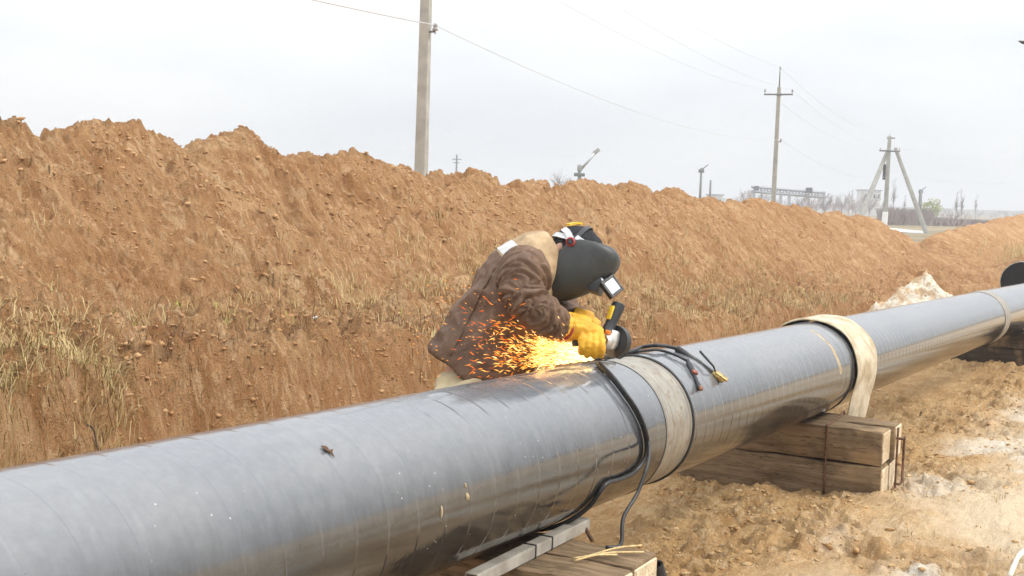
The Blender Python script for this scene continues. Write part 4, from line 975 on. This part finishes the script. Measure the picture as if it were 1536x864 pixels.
blades('straw_litter', TL_, grass_mat('straw_litter', (.37, .23, .10), (.64, .48, .27)), 'loose straw and dead stalks lying over the bank foot and trodden soil', 'straw', .12)
T = [(uu+rng.normal(0, .16), 2.72+rng.normal(0, .10), 9, .05, .04) for uu in (5.15, 5.3, 5.0, 5.4) for _ in range(6)]+[(6.9+rng.normal(0, .1), 2.6, 8, .05, .04) for _ in range(3)]
blades('green_grass', T, M_grn, 'small patch of fresh green grass on the ledge of the earth bank')
# roots, twigs and litter on the bank
def root_twig(px, py, v, pts, r, label, mat=M_twig):
    u0, z0 = onv(px, py, v); P = uv(u0, v, float(top_z(u0, v))); return wire('twig', [P+pdir(dx, dy)*l+CF*-.04 for dx, dy, l in pts], r, mat, label, 'twig', 'twigs on the bank')
root_twig(273, 648, 2.0, [(0, 1, .0), (-.35, -1, .07), (-.35, -1, .12), (-1, -.85, .14), (-1.6, -.4, .13)], .006, 'dark hooked twig poking from the bank just above the near pipe')
root_twig(150, 585, 2.1, [(.3, 1, .10), (.1, 1, .03), (-.3, -1, .05), (-.9, -1, .10)], .004, 'thin dark root lying down the bank above the weedy corner')
for k, (px, py, v, lab) in enumerate(((470, 478, 2.7, 'white scrap of litter on the ledge left of the welder'), (513, 492, 2.6, 'crumpled pale green scrap on the ledge close to the welder'), (960, 505, 1.3, 'white scrap of litter on the soil just behind the weld zone'))):
    u0, z0 = onv(px, py, v); P = uv(u0, v, float(top_z(u0, v))+.02); bm = bmesh.new(); ellipsoid(bm, P, (CR, CU, CF), ((.035, .014, .02), (.028, .016, .02), (.04, .018, .03))[k], 14)
    for q in bm.verts: q.co += .016*Vector((mnoise.noise(q.co*30), mnoise.noise(q.co*30+Vector((5, 0, 0))), mnoise.noise(q.co*30+Vector((0, 5, 0)))))
    tag(build('litter', bm, plain('litter', ((.75, .74, .70), (.42, .50, .38), (.78, .76, .72))[k], .8, 0, .15, 30, .002), smooth=False), lab, 'litter', 'scraps of litter')

# ------------------------------------------------------------------ power line
M_conc = plain('pole_concrete', (.36, .35, .32), .9, 0, .15, 3, .004); M_white = plain('white_paint', (.82, .82, .80), .8, 0, .06, 6, .002)
M_ins = plain('porcelain', (.30, .29, .28), .3, 0, .2, 10, 0); M_wire = plain('grey_wire', (.58, .58, .59), .6, .2, .1, 10, 0); M_iron = plain('painted_iron', (.16, .16, .16), .6, .3, .2, 10, .001)
def gz_at(P): return float(ground_z((P-uv(0, 0)).dot(UD), (P-uv(0, 0)).dot(VD)))
LD = Vector((.376, .927, 0)).normalized(); XD = Vector((LD.y, -LD.x, 0))
def lean(P, h): return P+Vector((0, 0, h))
def shaft(bm, a, b, w0, w1, xd=XD):
    d = (b-a); M_ = frame(d, xd, a); n = 8
    sh = [(-.5, -.42), (-.35, -.5), (.35, -.5), (.5, -.42), (.40, .5), (-.40, .5)]; rows = []
    for t, w_ in ((0, w0), (.33, w0*.67+w1*.33), (.66, w0*.34+w1*.66), (1, w1)):
        rows.append([bm.verts.new(M_ @ Vector((x*w_, y*w_, d.length*t))) for x, y in sh])
    for p, q in zip(rows, rows[1:]):
        for k in range(6): bm.faces.new((p[k], p[(k+1) % 6], q[(k+1) % 6], q[k]))
    bm.faces.new(rows[0][::-1]); bm.faces.new(rows[-1])
def insulator(P, parent, ups=1):
    bm = bmesh.new(); lathe(bm, [(.012, 0), (.012, .07), (.055, .07), (.06, .10), (.035, .13), (.045, .16), (.03, .20), (.001, .21)], frame((0, 0, 1), None, P), 12); build('insulator', bm, M_ins, parent, angle=40); return P+Vector((0, 0, .17))
def power_pole(P, h, label, w0=.24, w1=.165, arm=1.34, low=4.85, white=0):
    root = thing('utility_pole', P, label, 'pole', 'concrete poles of the power line')
    bm = bmesh.new(); shaft(bm, P-Vector((0, 0, .3)), lean(P, h), w0, w1); build('shaft', bm, M_conc, root, angle=30)
    bm = bmesh.new(); box(bm, frame((0, 0, 1), XD, lean(P, h-.35)+LD*-.12), arm, .07, .07, .004, 1); box(bm, frame((0, 0, 1), XD, lean(P, h-.35)), .26, .30, .08, .004, 1); build('crossarm', bm, M_iron, root, angle=30)
    bm = bmesh.new(); tube(bm, [lean(P, h-.3), lean(P, h+.75)], [.04, .028], 8); build('top_pin', bm, M_iron, root)
    t = [insulator(lean(P, h-.31)+XD*s*arm*.48-LD*.12, root) for s in (-1, 1)]+[insulator(lean(P, h+.75), root)]
    bm = bmesh.new(); q = lean(P, low)+XD*.20; box(bm, frame((0, 0, 1), XD, lean(P, low)+XD*.12), .16, .03, .03, .002, 1); build('bracket', bm, M_iron, root); t.append(insulator(q-Vector((0, 0, .05)), root)); return t
d1_, d2_, d3_ = 24.0, 60.0, 108.0
p1 = at(632, 262, d1_); p1.z = gz_at(p1); p2_ = at(1160.5, 300, d2_); p2_.z = gz_at(p2_); p3 = at(1327, 343, d3_); p3.z = gz_at(p3)
t2h = at(1167, 135, d2_).z-p2_.z+.10
print('pole heights', p1.z, p2_.z, p3.z, t2h)
a1 = power_pole(p1, t2h, 'nearest concrete utility pole rising out of the picture behind the earth bank')
a2 = power_pole(p2_, t2h, 'middle concrete utility pole with a single crossarm behind the earth bank')
# braced end pole
h3 = at(1336, 205, d3_).z-p3.z
root3 = thing('braced_pole', p3, 'concrete end pole propped by two slanting struts with a white base beam', 'pole')
bm = bmesh.new(); shaft(bm, p3-Vector((0, 0, .3)), lean(p3, h3), .42, .30); build('shaft', bm, M_conc, root3, angle=30)
for nm, (x0, y0, x1, y1) in (('strut', (1291, 326, 1332, 226)), ('strut', (1389, 348, 1343, 222))):
    a, b = at(x0, y0, d3_-1.5), at(x1, y1, d3_); a = a+(a-b).normalized()*.9; bm = bmesh.new(); shaft(bm, a, b, .44, .30); build(nm, bm, M_conc, root3, angle=30)
bm = bmesh.new(); ca = lean(p3, h3-1.25); box(bm, frame((0, 0, 1), CR, ca-Vector((0, .2, 0))), 1.75, .12, .13, .004, 1); build('crossarm', bm, M_iron, root3)
a3 = [insulator(ca+CR*s*.8-Vector((0, .2, -.05)), root3) for s in (-1, 1)]+[insulator(lean(p3, h3), root3)]+[lean(p3, h3-3.4)]
bm = bmesh.new(); box(bm, frame((0, 0, 1), CR, lean(p3, h3-.15)+CR*.1), .7, .10, .10, .004, 1); build('top_bracket', bm, M_iron, root3)
bm = bmesh.new(); box(bm, frame((0, 0, 1), CR, at(1327.5, 258, d3_-.3)), .32, .25, 1.3, .01, 1); build('switch_box', bm, M_dark, root3, smooth=False)
c1_, c2_ = at(1331, 346, d3_-1), at(1390, 351, d3_-1); bm = bmesh.new(); tube(bm, [c1_, c2_], .24, 4); bx = build('base_beam', bm, M_white, root3, smooth=False)
bm = bmesh.new(); shaft(bm, at(1326.0, 346, d3_-.4), at(1328.5, 318, d3_-.4), .52, .47); build('whitewashed_foot', bm, M_white, root3, smooth=False)
def span(a, b, sag, r, label, name='overhead_wire'):
    pts = [a.lerp(b, t)-Vector((0, 0, sag*4*t*(1-t))) for t in np.linspace(0, 1, 26)]; return wire(name, pts, r, M_wire, label, 'wire', 'overhead wires', 6, 0)
p0 = p1-(p2_-p1); off = p0-p1
for i, (nm, sg) in enumerate((('left crossarm', .55), ('right crossarm', .55), ('top pin', .5), ('low bracket', .62))):
    span(a1[i], a2[i], sg, .0055 if i < 3 else .007, f'overhead wire from the nearest pole to the {nm} of the middle pole')
    span(a2[i], a3[i], .8, .006, f'faint overhead wire from the {nm} of the middle pole to the braced pole')
    span(a1[i]+off, a1[i], .55, .0085 if i < 3 else .011, f'overhead wire reaching the {nm} of the nearest pole from behind the viewer')
for i, (x, y) in enumerate(((1560, 236), (1560, 271))):
    span(a3[1] if i == 0 else lean(p3, h3-3.3)+CR*1.2, at(x, y, 150), .5, .012, ('upper', 'lower')[i]+' faint wire leaving the braced pole over the far field')
# distant small poles
def far_pole(px, yb, yt, d, w_, label, kind):
    P = at(px, yb, d); P.z = gz_at(P); T_ = at(px, yt, d); T_ = Vector((P.x+.0, P.y, T_.z)); root = thing('street_pole', P, label, 'pole', 'far poles beyond the bank')
    bm = bmesh.new(); tube(bm, [P, T_], [w_, w_*.7], 8); build('shaft', bm, M_iron if kind != 'lamp' else plain('green_grey', (.16, .22, .21), .7, 0, .2, 5, 0), root)
    if kind == 'cross':
        for k, dz in enumerate((.55, .95)):
            bm = bmesh.new(); box(bm, frame((0, 0, 1), CR, T_-Vector((0, 0, dz))), 1.1-.4*k, .1, .10, .01, 1); build('crossarm', bm, M_iron, root)
    if kind == 'lamp':
        bm = bmesh.new(); tube(bm, [T_-Vector((0, 0, .5)), T_+CR*1.1+CU*.85], [.10, .09], 8); build('lamp_arm', bm, M_steel, root)
        bm = bmesh.new(); box(bm, frame(CR*1+CU*.8, CF, T_+CR*1.25+CU*1.0), .16, .30, .55, .03); build('lamp_head', bm, M_ins, root)
        bm = bmesh.new(); box(bm, frame((0, 0, 1), CR, T_-Vector((0, 0, .75))), .8, .3, .25, .02); build('crossarm', bm, M_iron, root)
        bm = bmesh.new(); box(bm, frame((0, 0, 1), CR, T_-Vector((0, 0, .25))), .35, .3, .45, .04); build('fitting', bm, M_ins, root)
    if kind == 'head':
        bm = bmesh.new(); box(bm, frame((0, 0, 1), CR, T_-Vector((0, 0, .3))), .55, .3, .35, .03); tube(bm, [T_-Vector((0, 0, .2)), T_+CR*.7+CU*.35], [.06, .05], 6); build('fitting', bm, M_iron, root)
far_pole(684, 275, 232, 150, .14, 'tiny far pole with short double crossarm beside the nearest utility pole', 'cross')
far_pole(868, 290, 247, 95, .17, 'far green-grey pole with a slanting lamp arm above the bank', 'lamp')
far_pole(1050, 300, 252, 130, .15, 'thin far pole with a small fitting at its top above the bank', 'head')
far_pole(1064.5, 305, 270, 150, .16, 'short bare far post next to the pole with a small fitting', 'none')
far_pole(1379, 325, 284, 170, .30, 'dark stubby far pole beside the green tree', 'head')

# ------------------------------------------------------------------ far buildings, trees, hills
M_stl = plain('grey_structural_steel', (.34, .35, .38), .7, .2, .1, 3, 0); M_ltwall = plain('pale_render', (.60, .60, .60), .9, 0, .1, 1.5, 0)
D4 = 230.0; S4 = D4/FPX
def fz_(px, py, d=D4): return at(px, py, d)
gcr = thing('gantry_crane', at(1183, 305, D4), 'far grey gantry frame with two dark cabins above the earth bank', 'gantry')
bm = bmesh.new()
for ya, yb in ((280, 289), (287, 296)): tube(bm, [fz_(1127, ya), fz_(1238, yb)], .28, 4)
for k in range(12): x = 1130+k*9.5; tube(bm, [fz_(x, 280.3+k*.8), fz_(x+5, 287.6+k*.8)], .14, 4); tube(bm, [fz_(x+5, 287.6+k*.8), fz_(x+9.5, 281.2+k*.8)], .14, 4)
build('girder', bm, M_stl, gcr, smooth=False)
for x in (1131, 1143, 1171, 1184, 1213, 1236): bm = bmesh.new(); tube(bm, [fz_(x, 312), fz_(x, 284+(x-1127)*.08)], .26, 4); build('leg', bm, M_stl, gcr, smooth=False)
for x, y, w_, h_ in ((1134.5, 282, 6, 6), (1213.5, 285.5, 8, 8)): bm = bmesh.new(); box(bm, frame((0, 0, 1), CR, fz_(x, y, D4-1)), w_*S4, 1.2, h_*S4, .05); build('cabin', bm, M_dark, gcr, smooth=False)
def house(x0, x1, yt, yb, d, label, roofh=0, mat=M_ltwall, nwin=3):
    a, b = at(x0, yb, d), at(x1, yb, d); zb = min(a.z, gz_at(a))-.5; zt = at((x0+x1)/2, yt, d).z; w_ = (b-a).length; c = a.lerp(b, .5)
    root = thing('building', Vector((c.x, c.y, zb)), label, 'building', 'far pale buildings')
    bm = bmesh.new(); box(bm, frame((0, 0, 1), CR, Vector((c.x, c.y+3, (zb+zt)/2))), w_, 6, zt-zb, .02, 1); build('wall', bm, mat, root, smooth=False)
    bm = bmesh.new(); box(bm, frame((0, 0, 1), CR, Vector((c.x, c.y+3, zt+.12))), w_+.5, 6.5, .25, .02, 1)
    build('roof', bm, M_stl, root, smooth=False)
    for k in range(nwin): bm = bmesh.new(); box(bm, frame((0, 0, 1), CR, Vector((a.x+(b.x-a.x)*(k+.5)/nwin, c.y-.02, zt-(zt-zb)*.3))), w_/nwin*.4, .06, max(.5, (zt-zb)*.16), .0, 1) if False else box(bm, frame((0, 0, 1), CR, Vector((a.x+(b.x-a.x)*(k+.5)/nwin, c.y-.02, zt-1.3))), w_/nwin*.4, .06, .9); build('window', bm, M_dark, root, smooth=False)
house(1294, 1320, 286, 318, 300, 'far pale block seen behind the left strut of the braced pole', nwin=4)
house(1398, 1418, 328, 345, 190, 'low grey-white shed below the green tree', nwin=2)
house(1436, 1462, 331, 345, 210, 'low pale building in the far field at the foot of the poplars', nwin=3)
house(1066, 1084, 293, 305, 260, 'small pale roof just showing over the bank beyond the short post', nwin=2)
M_bark = plain('far_bare_bark', (.24, .19, .175), .95, 0, .25, .6, 0); M_bark2 = plain('pinkish_bark', (.34, .25, .235), .95, 0, .2, .6, 0)
def twig_tree(name, h_, spread, n_main, seed, mat, upright=.5):
    r_ = np.random.default_rng(seed); tr, cr_ = [], []
    Vt, Ft, Vc, Fc = [], [], [], []
    def seg(Vl, Fl, a, b, ra, rb):
        d = (b-a).normalized(); x = d.orthogonal().normalized(); y = d.cross(x); i = len(Vl)
        for P, r0 in ((a, ra), (b, rb)):
            for k in range(3): Vl.append(P+(x*math.cos(k*2.094)+y*math.sin(k*2.094))*r0)
        for k in range(3): Fl.append((i+k, i+(k+1) % 3, i+3+(k+1) % 3, i+3+k))
    def grow(a, d, ln, r0, lv):
        b = a+d*ln; seg(Vc, Fc, a, b, r0, r0*.6)
        if lv == 0: return
        for _ in range(int(r_.integers(3, 6))):
            t = r_.uniform(.35, 1); nd = (d+Vector(r_.normal(0, .45, 3))+Vector((0, 0, .25*upright))).normalized(); grow(a+d*ln*t, nd, ln*r_.uniform(.45, .75), r0*.55, lv-1)
    th_ = h_*.35; seg(Vt, Ft, Vector((0, 0, -.5)), Vector((0, 0, th_)), h_*.022, h_*.017); seg(Vt, Ft, Vector((0, 0, th_)), Vector((r_.normal(0, .03)*h_, 0, h_*.62)), h_*.017, h_*.009)
    for k in range(n_main):
        a = 2*PI*k/n_main+r_.normal(0, .4); z0 = th_*r_.uniform(.5, 1.6); d = Vector((math.cos(a)*spread, math.sin(a)*spread, r_.uniform(.5, 1.2)+upright)).normalized(); grow(Vector((0, 0, z0)), d, h_*r_.uniform(.25, .40), h_*.009, 3)
    root = bpy.data.objects.new(name, None); COL.objects.link(root); t = mesh_np('trunk', [tuple(v) for v in Vt], Ft, mat, root); c = mesh_np('crown', [tuple(v) for v in Vc], Fc, mat, root); root.location = (0, -500, -50); return root
protos = [twig_tree('bare_tree', 1.0, 1.0, 6, 1, M_bark2), twig_tree('bare_tree', 1.0, .8, 7, 2, M_bark), twig_tree('bare_tree', 1.0, 1.3, 7, 3, M_bark2, .2), twig_tree('bare_tree', 1.0, .22, 8, 4, M_bark, 1.6)]
used = set()
def put_tree(k, px, yt, yb, d, label, wide=1.0):
    P = at(px, yb, d); P.z = min(P.z, gz_at(P)+.0); h_ = at(px, yt, d).z-P.z; src_ = protos[k]
    if k not in used: used.add(k); r_ = src_
    else:
        r_ = src_.copy(); COL.objects.link(r_)
        for ch in list(src_.children): c_2 = ch.copy(); COL.objects.link(c_2); c_2.parent = r_
    r_.location = P; r_.scale = (h_*wide, h_*wide, h_*1.06); r_.rotation_euler = (0, 0, rng.uniform(0, 6)); tag(r_, label, 'tree', 'bare trees on the far skyline')
TL = [(1, 845, 260, 285, 140, 'low bare tree on the skyline left of the pole with the lamp arm'), (0, 1118, 285, 312, 220, 'pinkish bare tree just left of the gantry'), (2, 1127, 284, 312, 235, 'pinkish bare tree under the left cabin of the gantry'), (0, 1142, 288, 314, 240, 'bare tree between the left cabin and the middle pole'),
      (1, 1201, 290, 318, 200, 'bare tree right below the right cabin of the gantry'), (0, 1212, 292, 320, 190, 'pinkish bare tree at the right cabin of the gantry'), (2, 1224, 292, 322, 205, 'broad pinkish bare tree beneath the right end of the gantry'), (1, 1238, 293, 324, 190, 'greyish bare tree at the right end of the gantry'),
      (2, 1251, 292, 325, 215, 'first bare tree past the right end of the gantry'), (1, 1262, 290, 326, 205, 'taller grey bare tree between gantry and braced pole'), (0, 1272, 285, 328, 230, 'tallest pale bare tree left of the braced pole'), (2, 1283, 296, 328, 190, 'broad bare tree touching the left strut of the braced pole'),
      (1, 1303, 290, 330, 200, 'bare tree inside the left strut of the braced pole'), (3, 1339, 282, 328, 240, 'slim upright bare tree beside the shaft of the braced pole'), (3, 1356, 300, 325, 260, 'small upright bare tree between the struts of the braced pole'), (2, 1420, 312, 340, 180, 'low broad bare tree right of the green tree'),
      (3, 1433, 298, 336, 200, 'left poplar of the pair in the far field'), (3, 1441, 296, 338, 190, 'right poplar of the pair in the far field'), (1, 1430, 318, 346, 150, 'bare bush below the two poplars'), (3, 1463, 300, 322, 300, 'lone upright tree on the far skyline right of the poplars'), (2, 1405, 322, 348, 140, 'low bush at the foot of the right strut'), (0, 1450, 322, 345, 160, 'small bare bush right of the poplar pair')]
for k, px, yt, yb, d, lab in TL: put_tree(k, px, yt, yb, d, lab, .62 if k == 3 else 1.0)
# green tree
def leaf_tree(px, yt, yb, d, label):
    P = at(px, yb, d); P.z = gz_at(P); h_ = at(px, yt, d).z-P.z; root = thing('green_tree', P, label, 'tree')
    bm = bmesh.new(); tube(bm, [P, P+Vector((0, 0, h_*.5)), P+Vector((.1, 0, h_*.8))], [.16, .12, .05], 8)
    for k in range(5): a = k*1.3; tube(bm, [P+Vector((0, 0, h_*.4)), P+Vector((math.cos(a)*h_*.22, math.sin(a)*h_*.22, h_*.75))], [.07, .02], 6)
    build('trunk', bm, M_bark, root)
    V, F = [], []
    for i in range(1300):
        q = rng.normal(0, 1, 3); q /= np.linalg.norm(q); q *= rng.uniform(.3, 1)**.4; q *= 1+.75*mnoise.noise(Vector(q)*2.0); c = np.array(P)+q*np.array([h_*.42, h_*.42, h_*.36])+np.array([0, 0, h_*.62]); b = len(V)
        a1_ = rng.normal(0, 1, 3); a1_ /= np.linalg.norm(a1_); a2_ = np.cross(a1_, rng.normal(0, 1, 3)); a2_ /= np.linalg.norm(a2_); s = rng.uniform(.05, .15); V += [c-a1_*s, c+a2_*s*.6, c+a1_*s, c-a2_*s*.6]; F.append((b, b+1, b+2, b+3))
    mesh_np('crown', V, F, grass_mat('green_leaves', (.30, .33, .13), (.46, .46, .20)), root, smooth=False)
leaf_tree(1396, 299, 340, 165, 'yellow-green leafy tree behind the right strut of the braced pole')
# scrub belt: too dense to count
V, F = [], []
for i in range(9000):
    px = rng.uniform(1318, 1536); d = rng.uniform(135, 190); yb = 352; P = at(px, yb, d); P.z = gz_at(P); hmax = (1.9 if px < 1395 else .9)*rng.uniform(.4, 1)
    a = rng.uniform(0, 6.28); tp = P+Vector((math.cos(a)*.5, math.sin(a)*.5, hmax)); w_ = CR*.035; b = len(V); V += [P-w_, P+w_, tp+w_*.4, tp-w_*.4]; F.append((b, b+1, b+2, b+3))
tag(mesh_np('scrub', [tuple(v) for v in V], F, M_bark, smooth=False), 'grey-brown belt of leafless scrub behind the braced pole', 'scrub', kind='stuff')
# low far rise on the horizon
V, F = [], []; n_ = 120
for i in range(n_):
    a = R(-60)+R(130)*i/(n_-1); h_ = 3.2+2.2*perlin(i*.11, 0, 97)+1.5*perlin(i*.5, 0, 98)
    for rr, zz in ((560, -1.5), (640, h_*.8), (760, h_), (1000, -2)): V.append((math.sin(a)*rr, math.cos(a)*rr, zz))
for i in range(n_-1):
    for j in range(3): F.append((i*4+j, (i+1)*4+j, (i+1)*4+j+1, i*4+j+1))
tag(mesh_np('hills', V, F, plain('far_fields', (.15, .14, .115), .95, 0, .3, .01, 0)), kind='structure')
# dark bird at the edge of the sky
bp = at(1533, 63, 40); root = thing('bird', bp, 'small dark bird in the sky at the edge of the picture', 'bird'); bm = bmesh.new()
tube(bm, spline([bp+CR*-.13+CU*.03, bp+CR*-.06+CU*.02, bp+CR*.02-CU*.02, bp+CR*.12-CU*.07], 3), [.008, .012, .02, .032, .04, .045, .045, .035, .025, .012], 8)
for s in (-1, 1): tube(bm, [bp+CR*.02-CU*.02, bp+CR*.06+CF*.14*s+CU*.05, bp+CR*.14+CF*.30*s+CU*.02], [.03, .02, .005], 6)
build('body', bm, M_black, root)

# more bare crowns along the skyline
for i in range(26):
    px = 1106+i*9.6+rng.uniform(-3, 3); yb = 311+.075*(px-1106); put_tree(int(rng.integers(0, 3)), px, yb-rng.uniform(13, 27), yb, rng.uniform(240, 330), 'faint bare tree in the massed row behind the gantry and braced pole', 1.2)
for i in range(12):
    px = 1400+i*12+rng.uniform(-4, 4); put_tree(int(rng.integers(0, 3)), px, 326-rng.uniform(5, 13), 330, rng.uniform(300, 420), 'tiny bare tree dotting the far fields past the green tree', 1.3)
# thin milky air
bm = bmesh.new(); box(bm, Matrix.Translation((0, 500, 8.5)), 9600, 9600, 24)
hz = build('haze', bm, None, smooth=False); mh = bpy.data.materials.new('pale_air'); mh.use_nodes = True; th_ = mh.node_tree; th_.nodes.remove(th_.nodes['Principled BSDF'])
pv = th_.nodes.new('ShaderNodeVolumePrincipled'); pv.inputs['Color'].default_value = (.97, .98, 1, 1); pv.inputs['Density'].default_value = .0016; pv.inputs['Anisotropy'].default_value = .2
th_.links.new(pv.outputs[0], th_.nodes['Material Output'].inputs['Volume']); hz.data.materials.append(mh); tag(hz, 'thin pale air over the far fields', 'haze', kind='stuff'); hz.display_type = 'WIRE'
